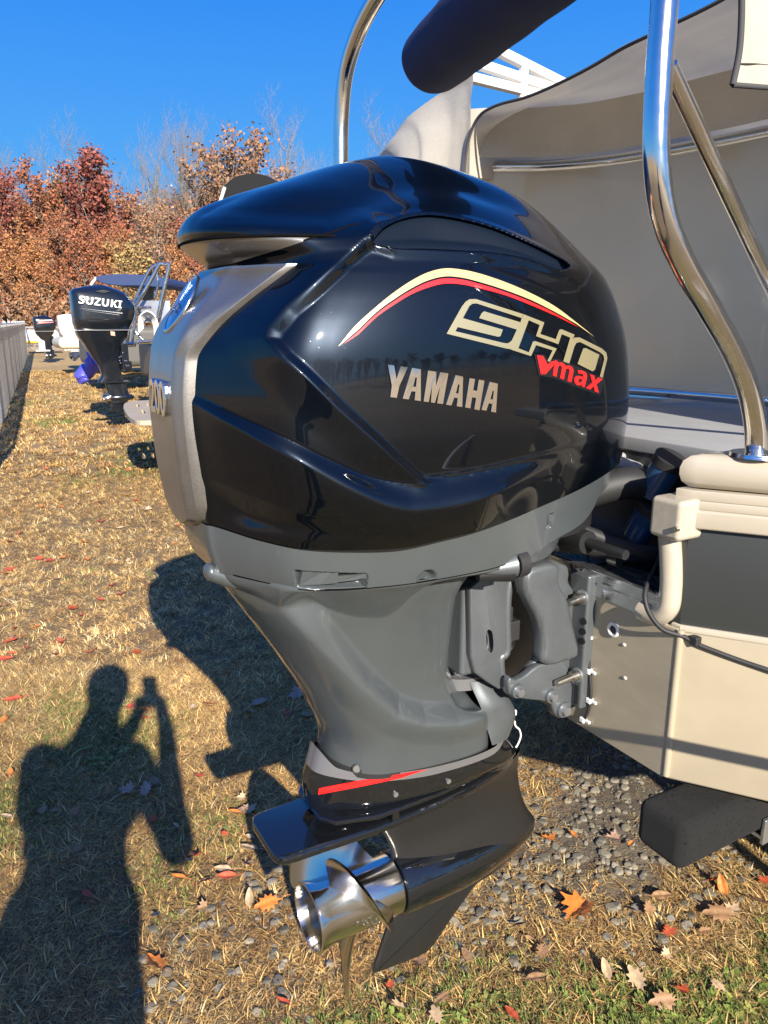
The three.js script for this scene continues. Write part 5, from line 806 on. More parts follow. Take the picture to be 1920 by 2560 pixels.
part('tell_tale_outlet', [new THREE.CylinderGeometry(.015, .019, .048, 20).scale(1, 1, 1.15).rotateZ(1.15).translate(-.332, 1.196, .06), new THREE.SphereGeometry(.0152, 16, 10).scale(.7, 1, 1.12).translate(-.354, 1.206, .06)], M.grey, motor);
{ // belly pan closing the apron from below
  const plan = Array.from({ length: 60 }, (_, k) => { const q = planMid(k / 59); return [lerp(-.30, .50, q[0]), .215 * q[1]]; });
  const pl = [...plan, ...plan.slice(1, -1).reverse().map(p => [p[0], -p[1]])]; const g = new THREE.ExtrudeGeometry(shapeOf(pl), { depth: .10, bevelEnabled: false }).rotateX(Math.PI / 2); g.translate(0, 1.305, 0); part('belly_pan', g, M.dark, motor);
}
// --- midsection cover
const mUr = curve1([[.69, -.118], [.752, -.124], [.787, -.122], [.876, -.150], [.985, -.206], [1.106, -.281], [1.15, -.308], [1.22, -.343]]);
const mUf = curve1([[.69, .262], [.735, .258], [.770, .250], [.80, .232], [.86, .182], [.90, .164], [1.08, .163], [1.14, .20], [1.22, .27]]);
const mB = curve1([[.69, .106], [.75, .1105], [.80, .117], [.88, .131], [.98, .150], [1.06, .170], [1.12, .189], [1.22, .212]]);
const planLeg = crv2([[0, 0], [0, .12], [.012, .25], [.05, .42], [.12, .62], [.21, .80], [.32, .92], [.45, .99], [.58, 1], [.70, .98], [.80, .93], [.88, .85], [.945, .70], [.98, .48], [.997, .22], [1, 0]]);
const planCover = crv2([[0, 0], [.002, .14], [.014, .30], [.045, .50], [.095, .69], [.155, .83], [.23, .925], [.34, .975], [.46, 1], [.58, 1], [.70, .985], [.81, .955], [.89, .90], [.95, .78], [.985, .55], [1, .25], [1, 0]]);
const flareC = flat(qw([[690, 1505], [700, 1520], [800, 1620], [900, 1720], [985, 1790], [1060, 1815], [1150, 1818], [1245, 1800]], .125));
const flareI = [...flareC, [.30, .80], [.30, 1.25], [-.26, 1.25]];
const scal = curve1([[-.36, 1.175], [-.292, 1.165], [-.215, 1.138], [-.11, 1.092], [-.065, 1.084], [-.035, 1.096], [.0, 1.135], [.04, 1.158], [.10, 1.165], [.3, 1.18]]);
const midDisp = (u, v, w) => {
  let d = 0; const m = ss(.03, .09, w); if (m <= 0) return 0;
  const s = sdPoly(flareI, u, v), near = polyDist(flareC, u, v);
  if (s > 0) d += .008 - .040 * ss(0, .040, Math.min(s, near)); else d += .008 * (1 - ss(0, .05, near));
  const f = scal(u); const top = va(u) + .004, k = clamp((v - f) / Math.max(.022, top - f)); if (k > 0 && u < .30) d = lerp(d, (apronW(u, 1.195) - .0025 - w) * 1.02, Math.pow(k, 1.35));
  return d * m;
};
const mid = sliceBody({ rows: rowsOf(.69, 1.225, 190), nt: 330, plan: planCover, ur: mUr, uf: mUf, b: mB, disp: midDisp });
const vtop = curve1([[-.20, .83], [-.155, .800], [-.116, .750], [.0, .730], [.25, .710], [.285, .735], [.33, .80]]);
part('midsection_cover', mid.geo((i, j, p) => Math.max(vtop(p[0]) - p[1] + .002, p[1] - va(p[0]) - .004)), M.grey, motor);
part('cover_seam', [1, -1].map(s => tube(Array.from({ length: 40 }, (_, k) => { const u = lerp(-.325, .17, k / 39); return [u, va(u) + .0005, s * (apronW(u, va(u)) - .0012)]; }), .0018, 120, 6)), M.line, motor);
{ const wAt = (u, v) => { let lo = .01, hi = .9; for (let k = 0; k < 34; k++) { const m = (lo + hi) / 2; if (lerp(mUr(v), mUf(v), planCover(m)[0]) < u) lo = m; else hi = m; } const w = mB(v) * planCover(lo)[1]; return w + midDisp(u, v, w); };
  let w = .1, p; for (let k = 0; k < 8; k++) { p = Q(892, 1921, { w }); w = wAt(p[0], p[1]); }
  const sc = part('cover_screw', new THREE.CylinderGeometry(.0092, .0092, .008, 24).rotateX(Math.PI / 2).rotateY(-.35).translate(p[0], p[1], w - .0025), M.zinc, motor); part('socket', new THREE.TorusGeometry(.0094, .0018, 8, 24).rotateY(-.35).translate(p[0], p[1], w + .001), M.rubber, sc);
  part('joint_gasket', sliceBody({ rows: rowsOf(.69, .83, 40), nt: 160, plan: planCover, ur: v => mUr(v) - .002, uf: mUf, b: v => mB(v) - .0015 }).geo((i, j, q) => Math.abs(q[1] - vtop(q[0])) - .010), M.rubber, motor); }
// --- gearcase: silver shoulder, black upper case, plate, strut, torpedo, skeg
const gUr = curve1([[.60, -.10], [.63, -.150], [.66, -.162], [.70, -.164], [.735, -.154], [.80, -.136], [.84, -.130]]), gUf = curve1([[.60, .375], [.64, .365], [.68, .345], [.72, .315], [.76, .300], [.84, .29]]), gB = curve1([[.60, .052], [.625, .072], [.645, .094], [.655, .104], [.662, .108], [.70, .110], [.75, .1125], [.84, .114]]);
const gcase = sliceBody({ rows: rowsOf(.60, .82, 90), nt: 240, plan: planLeg, ur: gUr, uf: gUf, b: gB });
const silLo = curve1(flat(qw([[755, 2003], [770, 1995], [937, 1960], [1100, 1925], [1227, 1888], [1285, 1845], [1313, 1812]], .10)));
part('gearcase_shoulder', gcase.geo((i, j, p) => Math.max(p[1] - vtop(p[0]), silLo(p[0]) - p[1])), M.silver, motor, 'silver grey shoulder above the black gearcase');
part('upper_gearcase', gcase.geo((i, j, p) => Math.max(p[1] - vtop(p[0]) , p[1] - silLo(p[0]))), M.gear, motor);
const onGear = (px, py, off = 0) => { let w = .1, q; for (let k = 0; k < 8; k++) { q = Q(px, py, { w }); let lo = .02, hi = .96; const a = gUr(q[1]), c = gUf(q[1]); for (let n = 0; n < 30; n++) { const m = (lo + hi) / 2; if (lerp(a, c, planLeg(m)[0]) < q[0]) lo = m; else hi = m; } w = gB(q[1]) * planLeg(lo)[1]; } return [q[0], q[1], w + off]; };
decal('red_flash', [[[796, 1969], [900, 1950], [1000, 1934], [1068, 1922], [1000, 1945], [900, 1966], [794, 1986]]], M.red, .0016, motor, onGear);
{
  const half = [[-.262, 0], [-.262, .055], [-.256, .074], [-.240, .082], [-.19, .084], [-.05, .090], [.10, .086], [.21, .074], [.30, .052], [.36, .030], [.385, 0]];
  const pl = [...half, ...half.slice(1, -1).reverse().map(p => [p[0], -p[1]])];
  const mk = (poly, y0, y1, b = .003) => extr(poly, 0, y1 - y0, b).rotateX(Math.PI / 2).translate(0, y1, 0);
  part('anti_ventilation_plate', mk(pl, .588, .610, .008), M.gear, motor);
  const h2 = half.map(p => [Math.max(p[0], -.158) * (p[0] > 0 ? 1.0 : 1), p[1] * 1.16 + (p[1] > 0 ? .008 : 0)]).filter((p, i) => p[0] > -.157 || i === 0 || i === 1);
  const p2 = [[-.158, 0], [-.158, .052], [-.135, .082], [-.05, .108], [.10, .105], [.21, .092], [.30, .066], [.355, .036], [.378, 0]];
  part('splash_plate', mk([...p2, ...p2.slice(1, -1).reverse().map(p => [p[0], -p[1]])], .640, .650, .003), M.gear, motor);
  for (const q of [[988, 1985], [1120, 1952], [1157, 1965]]) { const p = onGear(...q); part('case_bolt', new THREE.CylinderGeometry(.006, .006, .008, 6).rotateX(Math.PI / 2).translate(p[0], p[1], p[2]), M.zinc, motor); }
  part('case_rib', box(-.012, .006, .612, .642, .04, .096, .004), M.gear, motor);
  const sUr = curve1([[.33, .050], [.40, .046], [.46, .040], [.53, .012], [.60, -.030], [.62, -.04]]), sUf = curve1([[.31, .385], [.345, .430], [.383, .468], [.42, .445], [.46, .424], [.505, .410], [.56, .402], [.60, .405], [.62, .41]]), sB = curve1([[.31, .052], [.37, .056], [.43, .048], [.50, .040], [.56, .042], [.60, .058], [.62, .066]]);
  const foil = crv2([[0, 0], [.004, .10], [.03, .30], [.10, .55], [.22, .80], [.36, .96], [.50, 1], [.64, .95], [.77, .80], [.88, .56], [.95, .32], [.99, .12], [1, 0]]);
  part('strut', sliceBody({ rows: rowsOf(.325, .61, 60), nt: 120, plan: foil, ur: sUr, uf: sUf, b: sB }).geo(), M.gearDull, motor);
  const tor = [[.043, .0], [.043, .062], [.046, .071], [.07, .0735], [.13, .0735], [.20, .072], [.27, .066], [.33, .055], [.38, .043], [.43, .027], [.455, .014], [.467, 0]];
  part('torpedo', latheX(new THREE.SplineCurve(tor.slice(2).map(p => new THREE.Vector2(...p))).getPoints(40).map(p => [p.x, Math.max(0, p.y)]).reverse().concat([[.046, .066], [.046, 0]]).reverse(), 48).translate(0, .372, 0), M.gear, motor);
  const sk = [[.055, .325], [.040, .285], [.010, .205], [-.008, .156], [-.006, .149], [.06, .140], [.125, .135], [.150, .140], [.215, .205], [.290, .275], [.335, .320], [.30, .34], [.18, .34]];
  const g = new THREE.ExtrudeGeometry(shapeOf(smoothPoly(sk, 3)), { depth: .003, bevelEnabled: true, bevelSize: .010, bevelThickness: .0055, bevelOffset: -.010, bevelSegments: 4 }).translate(0, 0, -.0015); part('skeg', toCreasedNormals(g, .7), M.gearDull, motor);
}
// --- propeller: polished hub with open end, three blades
{
  const hub = latheX([[.042, .0], [.042, .060], [.043, .0655], [.036, .068], [-.04, .0665], [-.10, .066], [-.140, .069], [-.160, .0745], [-.1655, .0745], [-.1655, .0690], [-.14, .063], [-.02, .060], [-.02, .024], [-.07, .022], [-.07, 0]].reverse(), 64).translate(0, .372, 0);
  const prop = part('propeller', toCreasedNormals(hub, .5), M.steel, motor, 'polished stainless propeller');
  const pitch = .50;
  const blade = (ph0) => {
    const nr = 34, ns = 40, surf = side => gridGeo(ns, nr, (i, j) => {
      const r = lerp(.060, .198, Math.pow(j / (nr - 1), .92)), x = (r - .060) / .144, s = (i / (ns - 1)) - .5;
      const chord = x < .62 ? lerp(.165, .205, ss(0, .62, x)) : .205 * Math.sqrt(Math.max(0, 1 - Math.pow((x - .62) / .38, 2.2))), beta = Math.atan(pitch / (2 * Math.PI * r));
      const skew = -.30 * x * x, rake = -.058 * x, th = (lerp(.0085, .0022, x) * (1 - Math.pow(Math.abs(s * 2), 2.6)) + .0009) * side;
      const ph = ph0 + skew + (s * chord * Math.cos(beta)) / r + th * Math.sin(beta) / r, u = -.052 + rake + s * chord * Math.sin(beta) - th * Math.cos(beta);
      return [u, .372 + r * Math.cos(ph), r * Math.sin(ph)];
    }, { flip: side < 0 });
    return [surf(1), surf(-1)];
  };
  for (const a of [54, 174, 294]) part('blade', blade(a * Math.PI / 180), M.steel, prop);
  // cast lettering on the barrel, reading the other way up
  const bt = (txt, u0, u1, a0, h) => { const g = new THREE.ExtrudeGeometry(font.generateShapes(txt, 1), { depth: .0012, bevelEnabled: false, curveSegments: 3 }); g.computeBoundingBox(); const b = g.boundingBox, p = g.attributes.position; for (let i = 0; i < p.count; i++) { const x = (p.getX(i) - b.min.x) / (b.max.x - b.min.x), y = (p.getY(i) - b.min.y) / (b.max.y - b.min.y), r = .0668 + p.getZ(i), a = a0 + y * h; p.setXYZ(i, lerp(u0, u1, x), .372 + r * Math.cos(a), r * Math.sin(a)); } g.computeVertexNormals(); return g; };
  part('cast_lettering', [bt('YAMAHA', .024, -.040, 1.98, .16), bt('Reliance', .000, -.066, 1.74, .16), bt('SERIES', -.022, -.082, 1.52, .13)], M.bolt, prop);
}
// --- swivel bracket, clamp bracket, bolts and hose
{
  const W0 = .118, f = (pts, w) => flat(qw(pts, w));
  const b1 = (x, y) => [1140 + x / 3.686, 1260 + y / 3.686];
  // swivel bracket web facing the camera with its slot
  const sw = f([b1(130, 780), b1(250, 680), b1(440, 640), b1(545, 625), b1(545, 660), b1(500, 760), b1(490, 1000), b1(478, 1250), b1(470, 1390), b1(440, 1410), b1(430, 1690), b1(400, 1710), b1(300, 1650), b1(180, 1560), b1(140, 1400)], W0);
  const sl = smoothPoly(f([b1(270, 1180), b1(295, 1140), b1(340, 1160), b1(355, 1220), b1(355, 1340), b1(330, 1385), b1(290, 1370), b1(270, 1310)], W0), 3);
  part('swivel_bracket', [extr(sw, W0 - .020, W0, .004, [sl]), extr(sw, -W0, -W0 + .020, .004), box(.15, .20, .90, 1.10, -.10, .10, .01)], M.greyCast, motor);
  const rim = f([b1(545, 630), b1(500, 770), b1(480, 1000), b1(470, 1390), b1(430, 1420), b1(440, 1690)], W0).map(p => [p[0], p[1], W0 - .006]);
  part('bracket_flange', tube(rim, .010, 60, 8), M.greyCast, motor);
  part('steering_tube', [rod([.222, .85, .0], [.222, 1.13, 0], .052, .052, 28), rod([.215, .845, 0], [.215, .872, 0], .070, .070, 32)], M.silver, motor);
  const lm = sliceBody({ rows: rowsOf(.715, .865, 30), nt: 60, plan: planLeg, ur: v => .17, uf: curve1([[.715, .318], [.76, .335], [.80, .315], [.84, .285], [.865, .262]]), b: curve1([[.715, .098], [.80, .100], [.865, .075]]) });
  part('lower_mount_housing', lm.geo((i, j, p) => .222 + (p[1] - .78) * -.30 - p[0]), M.greyCast, motor);
  // tilt cylinder and wiring in the dark space between the brackets
  part('tilt_cylinder', [rod([.30, .80, .02], [.25, 1.02, .02], .032, .032, 24), rod([.25, 1.02, .02], [.232, 1.10, .02], .014)], M.dark, motor);
  part('trim_sensor', [box(.262, .300, .955, 1.0, .075, .105, .003), box(.256, .280, 1.0, 1.035, .085, .105, .004)], M.rubber, motor);
  part('cylinder_nut', new THREE.CylinderGeometry(.024, .024, .014, 24).rotateZ(.5).translate(.272, .945, .085), M.bolt, motor);
  // clamp bracket: S-shaped casting with a raised body and a flange against the transom
  const out = [b1(735, 548), b1(890, 525), b1(1000, 562), b1(1042, 580), b1(1058, 650), b1(1052, 720), b1(1110, 830), b1(1150, 1100), b1(1180, 1500), b1(1203, 1770), b1(1190, 1830), b1(1100, 1915), b1(1000, 1983), b1(940, 1975), b1(900, 1930), b1(880, 1860), b1(840, 1832), b1(700, 1815), b1(540, 1790), b1(490, 1760), b1(480, 1640), b1(500, 1598), b1(560, 1620), b1(640, 1575), b1(700, 1500), b1(750, 1440), b1(770, 1330), b1(765, 1200), b1(730, 1060), b1(650, 900), b1(610, 800), b1(600, 690), b1(628, 600)];
  const body = [b1(735, 560), b1(880, 535), b1(935, 570), b1(925, 680), b1(955, 780), b1(1000, 850), b1(1060, 1110), b1(1105, 1385), b1(985, 1440), b1(850, 1478), b1(770, 1440), b1(775, 1330), b1(770, 1200), b1(735, 1060), b1(655, 900), b1(615, 800), b1(606, 690), b1(635, 608)];
  const low = [b1(485, 1640), b1(505, 1605), b1(560, 1625), b1(650, 1575), b1(760, 1490), b1(1000, 1450), b1(1050, 1600), b1(1090, 1800), b1(1000, 1970), b1(940, 1965), b1(905, 1925), b1(885, 1855), b1(840, 1825), b1(700, 1808), b1(540, 1783), b1(495, 1750)];
  const WC = .158, o2 = smoothPoly(f(out, .14), 3);
  for (const s of [1, -1]) {
    const z = (a, b) => s > 0 ? [a, b] : [-b, -a];
    const cb = part('clamp_bracket', [extr(o2, ...z(.118, .136), .005), extr(smoothPoly(f(body, WC), 3), ...z(.128, WC + .012), .012), extr(smoothPoly(f(low, .15), 2), ...z(.13, .150), .004)], M.greyCast, motor);
    // flange lying against the transom
    part('flange', box(.418, .447, .79, 1.10, ...z(.12, .178), .006), M.greyCast, cb);
    if (s > 0) {
      for (const [q, L] of [[[1418, 1502], .040], [[1432, 1690], .062]]) {
        const p = Q(q[0], q[1], { w: .165 }), u = .418, y = p[1];
        const bo = part('mounting_bolt', [rod([u, y, .165], [u - L, y - .006, .165], .0072, .0072, 14)], M.bolt, motor);
        part('washer', rod([u - .001, y, .165], [u - .005, y, .165], .0165, .0165, 24), M.zinc, bo); part('nut', rod([u - .005, y - .0005, .165], [u - .020, y - .002, .165], .0125, .0125, 6), M.bolt, bo);
      }
      for (const y of [.985, .962, .940]) part('adjusting_hole', rod([.4165, y + .012, .172], [.419, y + .012, .172], .0075, .0075, 16), M.dark, cb);
      part('adjusting_slot', box(.4155, .419, .80, .845, .158, .172, .003), M.dark, cb);
      for (const [q, r] of [[b1(560, 1718), .012], [b1(870, 1765), .012], [b1(985, 1890), .014]]) { const p = Q(q[0], q[1], { w: .15 }); const pv = part('pivot_boss', new THREE.CylinderGeometry(r * 1.25, r * 1.4, .008, 26).rotateX(Math.PI / 2).translate(p[0], p[1], .152), M.greyCast, cb); part('pin', new THREE.CylinderGeometry(r * .72, r * .85, .012, 20).rotateX(Math.PI / 2).translate(p[0], p[1], .160), M.zinc, pv); }
    }
  }
  part('pivot_shaft', rod([.30, 1.11, -.16], [.30, 1.11, .155], .024, .024, 24), M.greyCast, motor);
  // rigging hose with its black clamp ring and grey boot
  const hz = .235, hp = f([b1(620, 535), b1(700, 530), b1(820, 515), b1(910, 470), b1(970, 390), b1(980, 300), b1(955, 240), b1(940, 180)], hz).map((p, i) => [p[0], p[1], hz - .015 * i]);
  part('rigging_hose', tube(hp, .0105, 60, 12), M.hoseGrey, motor);
  const a = Q(...b1(525, 555), { w: hz }), c = Q(...b1(615, 535), { w: hz }), e = Q(...b1(260, 610), { w: hz - .01 });
  part('hose_boot', [rod(e, a, .008, .024, 24)], M.greyCast, motor); part('hose_clamp_ring', rod(a, c, .0265, .0265, 20), M.rubber, motor);
  const e0 = Q(...b1(215, 612), { w: hz - .02 }); part('hose_seat', rod(e0, a, .014, .026, 16).translate(.0, -.009, -.006), M.dark, motor);
  part('ground_wire', tube(flat(qw([[1283, 1800], [1285, 1812], [1295, 1822], [1298, 1838], [1292, 1856], [1286, 1866]], .07)).map(p => [p[0], p[1], .075]), .0022, 30, 6), M.white, motor);
  const t = Q(1281, 1778, { w: .07 }); part('wire_tie', box(t[0] - .006, t[0] + .006, t[1] - .008, t[1] + .006, .066, .080, .003), M.white, motor);
}

// ---------------------------------------------------------------- fallen leaves
{
  const oak = [[0, -1.0], [.10, -.55], [.34, -.62], [.30, -.34], [.58, -.30], [.42, -.06], [.66, .12], [.40, .22], [.52, .56], [.24, .52], [.16, .86], [0, 1.0]], maple = [[0, -.9], [.08, -.42], [.62, -.5], [.52, -.22], [.98, .06], [.62, .14], [.66, .42], [.30, .30], [.34, .74], [.14, .66], [0, 1.0]], oval = [[0, -1.1], [.06, -.8], [.30, -.5], [.42, -.1], [.38, .3], [.2, .75], [0, 1]];
  const leafGeo = (half, sd, curl) => {
    const out = [...half, ...half.slice(1, -1).reverse().map(p => [-p[0] * .93, p[1] * .97])]; let g = new THREE.ShapeGeometry(shapeOf(smoothPoly(out, 3))); g.deleteAttribute('normal'); g.deleteAttribute('uv'); g = new TessellateModifier(.22, 5).modify(g.toNonIndexed()); const p = g.attributes.position, col = [];
    for (let i = 0; i < p.count; i++) { const x = p.getX(i), y = p.getY(i); const h = curl * (.55 * x * x + .30 * y * y * (y > 0 ? 1 : .4)) + .16 * (fbm(x * 1.8 + sd, y * 1.8, 3, sd) - .42) - .10 * Math.exp(-x * x * 60) + .05 * Math.abs(Math.sin(y * 7 + Math.abs(x) * 5)) * Math.abs(x); p.setXYZ(i, x, h, -y); const t = .78 + .4 * fbm(x * 4 + sd, y * 4, 3, 7) - (Math.abs(x) < .03 ? .12 : 0); col.push(t, t * .97, t * .93); }
    g.setAttribute('color', new THREE.Float32BufferAttribute(col, 3)); g = mergeVertices(g, 1e-4); g.computeVertexNormals(); return g;
  };
  const stem = tube([[0, .02, .95], [.04, .05, 1.2], [.0, .02, 1.5]], .022, 8, 5), G = [leafGeo(oak, 1, .5), leafGeo(oak, 2, -.3), leafGeo(maple, 3, .42), leafGeo(maple, 4, .8), leafGeo(oval, 5, .9), leafGeo(oval, 6, .3)];
  const lm = c => std(c, .62, 0, { vertexColors: true, side: THREE.DoubleSide });
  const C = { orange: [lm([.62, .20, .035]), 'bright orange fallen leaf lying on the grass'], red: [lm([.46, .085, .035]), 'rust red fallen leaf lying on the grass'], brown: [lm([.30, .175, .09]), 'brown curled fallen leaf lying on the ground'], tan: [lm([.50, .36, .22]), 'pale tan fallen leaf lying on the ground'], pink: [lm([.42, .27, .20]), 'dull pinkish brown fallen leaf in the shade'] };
  function leaf(px, py, size, kind, gi, turn, tip = .15, own) {
    const p = gnd(px, py), y = hgt(p[0], p[2]); const o = new THREE.Group(); o.name = numbered('fallen_leaf'); o.position.set(p[0], y + .012 + size * .12, p[2]); o.rotation.set(tip * Math.cos(turn * 3), turn, tip * Math.sin(turn * 5)); o.scale.setScalar(size * .5);
    const m = new THREE.Mesh(G[gi % 6], C[kind][0]); m.name = 'leaf_blade'; const s = new THREE.Mesh(stem, C[kind][0]); s.name = 'stalk'; m.castShadow = s.castShadow = m.receiveShadow = true; o.add(m, s); scene.add(o); tag(o, own || C[kind][1], 'leaf', 'fallen leaves');
  }
  leaf(1446, 2285, .125, 'orange', 2, 2.3, .5, 'large orange leaf with holes of shadow on the gravel in front of the bunk'); leaf(392, 2424, .095, 'orange', 0, .8, .3, 'lobed orange leaf beside the photographer\'s shadow');
  leaf(672, 2272, .085, 'orange', 1, 1.9, .5, 'twisted orange leaf left of the propeller'); leaf(450, 2208, .055, 'orange', 4, 1.3, .2); leaf(570, 2205, .065, 'red', 4, 1.7, .2); leaf(362, 1785, .060, 'orange', 4, 1.6, .3, 'bright orange leaf between the shadows of head and phone'); leaf(328, 1780, .06, 'red', 3, .4); leaf(362, 1806, .05, 'red', 5, 1.2);
  leaf(522, 1770, .060, 'red', 5, 1.1, .3); leaf(484, 1778, .05, 'tan', 2, .2); leaf(35, 1760, .09, 'red', 5, 1.9, .2); leaf(10, 1815, .06, 'orange', 3, .2); leaf(30, 1640, .05, 'red', 4, 1.6); leaf(28, 1945, .05, 'orange', 4, .4); leaf(20, 2055, .05, 'tan', 5, 1.3); leaf(498, 1950, .05, 'red', 2, .8);
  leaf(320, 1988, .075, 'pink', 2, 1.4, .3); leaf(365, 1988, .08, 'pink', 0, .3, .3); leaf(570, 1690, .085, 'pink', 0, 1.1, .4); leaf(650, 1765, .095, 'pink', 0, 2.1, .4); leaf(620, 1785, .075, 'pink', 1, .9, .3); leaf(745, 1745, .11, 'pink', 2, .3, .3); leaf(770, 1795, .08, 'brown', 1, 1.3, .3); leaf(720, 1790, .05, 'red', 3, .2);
  leaf(590, 2040, .055, 'orange', 4, 1.3); leaf(620, 2035, .075, 'tan', 2, .6, .4); leaf(625, 2130, .07, 'tan', 5, 1.2, .2); leaf(560, 2185, .06, 'tan', 5, 1.5);
  leaf(1372, 2112, .068, 'orange', 3, .7, .4, 'crumpled orange leaf lying just below the gearcase nose'); leaf(1434, 2098, .035, 'orange', 4, .4); leaf(1535, 2110, .07, 'pink', 3, 1.2); leaf(1577, 2120, .038, 'orange', 4, 2.4); leaf(1672, 2345, .05, 'red', 2, .2); leaf(1800, 2300, .10, 'brown', 1, 1.5, .4); leaf(1830, 2290, .06, 'tan', 3, .5, .4); leaf(1805, 2230, .07, 'orange', 5, .1, 1.0, 'orange leaf standing on edge by the trailer bunk'); leaf(1900, 2270, .09, 'brown', 0, .8, .4);
  leaf(1590, 2465, .075, 'tan', 0, .3, .4); leaf(1000, 2528, .07, 'tan', 3, 1.0, .5); leaf(710, 2515, .045, 'red', 4, 1.1); leaf(1707, 2490, .05, 'red', 2, .9); leaf(1660, 2520, .08, 'brown', 1, 1.7, .5); leaf(1280, 2545, .05, 'red', 5, .6); leaf(975, 2468, .03, 'red', 3, .2); leaf(1090, 2550, .06, 'tan', 1, .3);
  seed = 321; for (let k = 0; k < 72; k++) { const py = 960 + 700 * Math.pow(rnd(), .8), px = rr(-20, 470) - (py - 960) * .06; leaf(px, py, rr(.05, .10), ['red', 'red', 'orange', 'brown', 'tan'][Math.floor(rnd() * 5)], Math.floor(rnd() * 6), rr(0, 6.28), .3); }
  for (let k = 0; k < 26; k++) leaf(rr(20, 900), rr(1900, 2560), rr(.03, .065), ['brown', 'brown', 'tan', 'red'][Math.floor(rnd() * 4)], Math.floor(rnd() * 6), rr(0, 6.28), .4); for (let k = 0; k < 22; k++) leaf(rr(1000, 1920), rr(2180, 2560), rr(.03, .065), ['brown', 'tan', 'red', 'brown'][Math.floor(rnd() * 4)], Math.floor(rnd() * 6), rr(0, 6.28), .4);
}
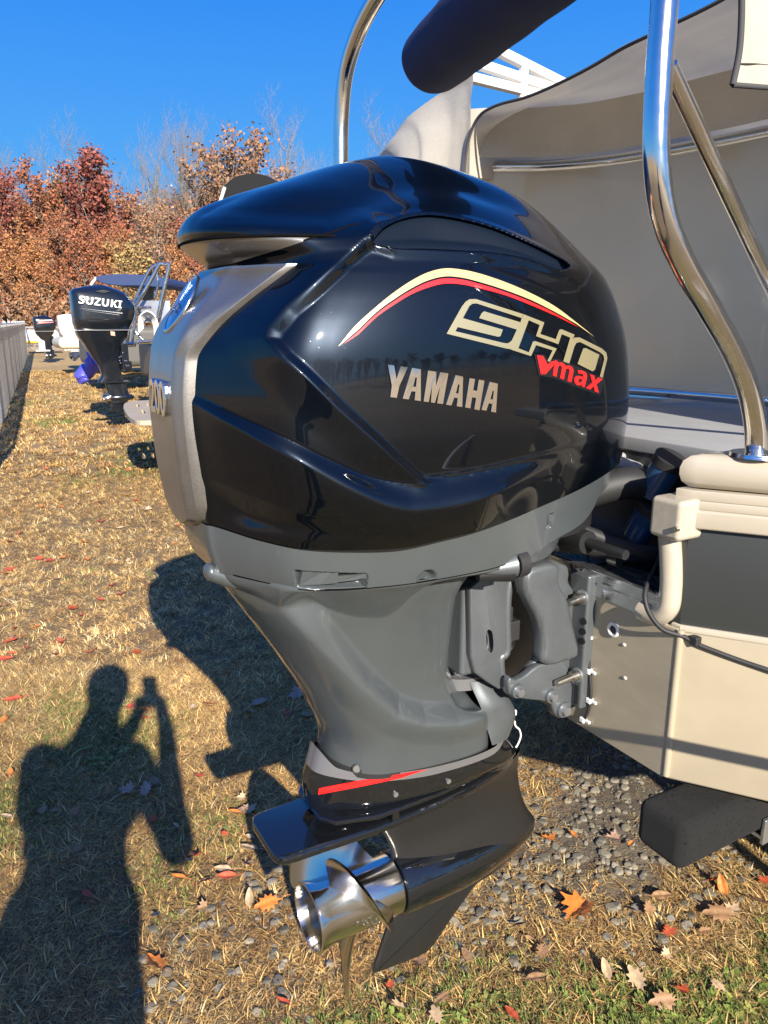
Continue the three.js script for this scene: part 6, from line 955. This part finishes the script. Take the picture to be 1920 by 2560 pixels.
// ---------------------------------------------------------------- the photographer, standing behind the lens
{
  const me = thing('person', 'person in dark jacket and jeans holding up a phone with both hands', 'person', [-.12, 0, .36], 0);
  const base = V3(-.12, 0, .36), W = (x, y, z) => V3(x, y, z);   // world coordinates
  const head = W(-.088, 1.700, .245), neck = W(-.10, 1.565, .320), chest = W(-.125, 1.37, .385), waist = W(-.13, 1.10, .40), hip = W(-.13, .93, .40);
  const shL = W(-.30, 1.475, .385), shR = W(.055, 1.475, .37), elL = W(-.30, 1.17, .22), elR = W(.115, 1.155, .185), wrL = W(-.045, 1.455, .075), wrR = W(.085, 1.44, .06);
  const J = [[head, W(-.090, 1.740, .255), .088, .090], [W(-.084, 1.645, .215), head, .062, .085], [neck, head, .060, .062], [neck, chest, .085, .150], [W(-.22, 1.39, .39), W(-.03, 1.39, .38), .128, .128], [chest, waist, .155, .145], [W(-.21, 1.08, .40), W(-.05, 1.08, .40), .115, .115], [W(-.205, .95, .40), W(-.055, .95, .40), .120, .120], [shL, elL, .066, .052], [elL, wrL, .050, .034], [shR, elR, .066, .052], [elR, wrR, .050, .034], [W(-.21, .92, .40), W(-.225, .50, .385), .098, .066], [W(-.225, .50, .385), W(-.23, .10, .42), .064, .045], [W(-.05, .92, .40), W(-.035, .50, .385), .098, .066], [W(-.035, .50, .385), W(-.03, .10, .42), .064, .045], [W(-.23, .055, .43), W(-.235, .045, .27), .050, .042], [W(-.03, .055, .43), W(-.02, .045, .27), .050, .042]];
  const field = (bones, x, y, z, k) => { let d = 9; for (const [a, b, r0, r1] of bones) { const bx = b.x - a.x, by = b.y - a.y, bz = b.z - a.z, t = clamp(((x - a.x) * bx + (y - a.y) * by + (z - a.z) * bz) / (bx * bx + by * by + bz * bz)), e = Math.hypot(x - a.x - bx * t, y - a.y - by * t, z - a.z - bz * t) - lerp(r0, r1, t); const h = clamp(.5 + .5 * (d - e) / k); d = lerp(d, e, h) - k * h * (1 - h); } return d; };
  function mesh(bones, c, half, res, k) { const mc = new MarchingCubes(res, M.dark, false, false, 200000); mc.isolation = 0; for (let z = 0; z < res; z++) for (let y = 0; y < res; y++) for (let x = 0; x < res; x++) { const f = q => (q - res / 2) / (res / 2); mc.field[x + y * res + z * res * res] = -field(bones, c.x + f(x) * half, c.y + f(y) * half, c.z + f(z) * half, k); } mc.update(); const n = mc.count, p = mc.positionArray.slice(0, n * 3), nn = mc.normalArray.slice(0, n * 3); for (let i = 0; i < n; i++) { p[i * 3] = c.x + p[i * 3] * half; p[i * 3 + 1] = c.y + p[i * 3 + 1] * half; p[i * 3 + 2] = c.z + p[i * 3 + 2] * half; } const g = new THREE.BufferGeometry(); g.setAttribute('position', new THREE.BufferAttribute(p, 3)); g.setAttribute('normal', new THREE.BufferAttribute(nn, 3)); g.computeVertexNormals(); return g; }
  const body = mesh(J, W(-.11, .92, .26), .96, 112, .035);
  const hand = (wr, side) => { const c = W(side * .046 + .02, 1.50, .032), B = [[wr, c, .030, .028], [c, W(c.x + side * .004, 1.535, .030), .027, .022]]; for (let k = 0; k < 4; k++) { const y = 1.475 + k * .021, x0 = c.x - side * .002, a = W(x0, y, .020), b = W(x0 - side * .006, y + .004, .002), e = W(x0 - side * (.022 + .003 * (k % 2)), y + .006, .0015); B.push([W(c.x, y - .004, .030), a, .012, .0095], [a, b, .0092, .0085], [b, e, .0085, .0072]); } B.push([W(c.x - side * .004, 1.49, .040), W(c.x - side * .020, 1.52, .046), .012, .0095], [W(c.x - side * .020, 1.52, .046), W(c.x - side * .036, 1.54, .036), .0095, .0078]); return mesh(B, W(c.x, 1.505, .035), .11, 64, .007); };
  const face = [new THREE.SphereGeometry(.017, 10, 8).scale(.7, 1.3, 1.0).translate(head.x + .012, head.y - .01, head.z - .098), new THREE.SphereGeometry(.011, 10, 8).translate(head.x - .022, head.y + .012, head.z - .084), new THREE.SphereGeometry(.011, 10, 8).translate(head.x + .040, head.y + .012, head.z - .078), new THREE.SphereGeometry(.02, 10, 8).scale(.4, 1.3, .8).translate(head.x - .092, head.y, head.z + .005), new THREE.SphereGeometry(.02, 10, 8).scale(.4, 1.3, .8).translate(head.x + .088, head.y, head.z + .01), new THREE.SphereGeometry(.018, 10, 8).scale(1.2, .4, .5).translate(head.x + .010, head.y - .05, head.z - .088)];
  const all = prep([body, hand(wrL, -1), hand(wrR, 1), ...face]), p = all.attributes.position, col = new Float32Array(p.count * 3);
  for (let i = 0; i < p.count; i++) { const x = p.getX(i), y = p.getY(i), z = p.getZ(i); let c; if (y > 1.585 && Math.hypot(x - head.x, z - head.z) < .16 && z > .12) c = y > head.y + .045 || z > head.z + .045 ? [.05, .035, .025] : [.45, .28, .20]; else if (z < .075 && y > 1.40) c = [.45, .28, .20]; else if (y > .96) c = [.035, .040, .055]; else if (y > .10) c = [.06, .08, .13]; else c = [.05, .04, .035]; col.set(c, i * 3); }
  all.setAttribute('color', new THREE.BufferAttribute(col, 3)); part('body', all.translate(base.x * 0, 0, 0), std([1, 1, 1], .85, 0, { vertexColors: true }), me).position.set(-base.x, 0, -base.z);
  const ph = part('phone', new RoundedBoxGeometry(.074, .152, .008, 4, .0035).translate(.020, 1.572, .0125), phy([.03, .03, .035], .3, .3, { clearcoat: .6 })); tag(ph, 'dark mobile phone held up in the photographer\'s hands', 'phone');
}
renderer.render(scene, camera);
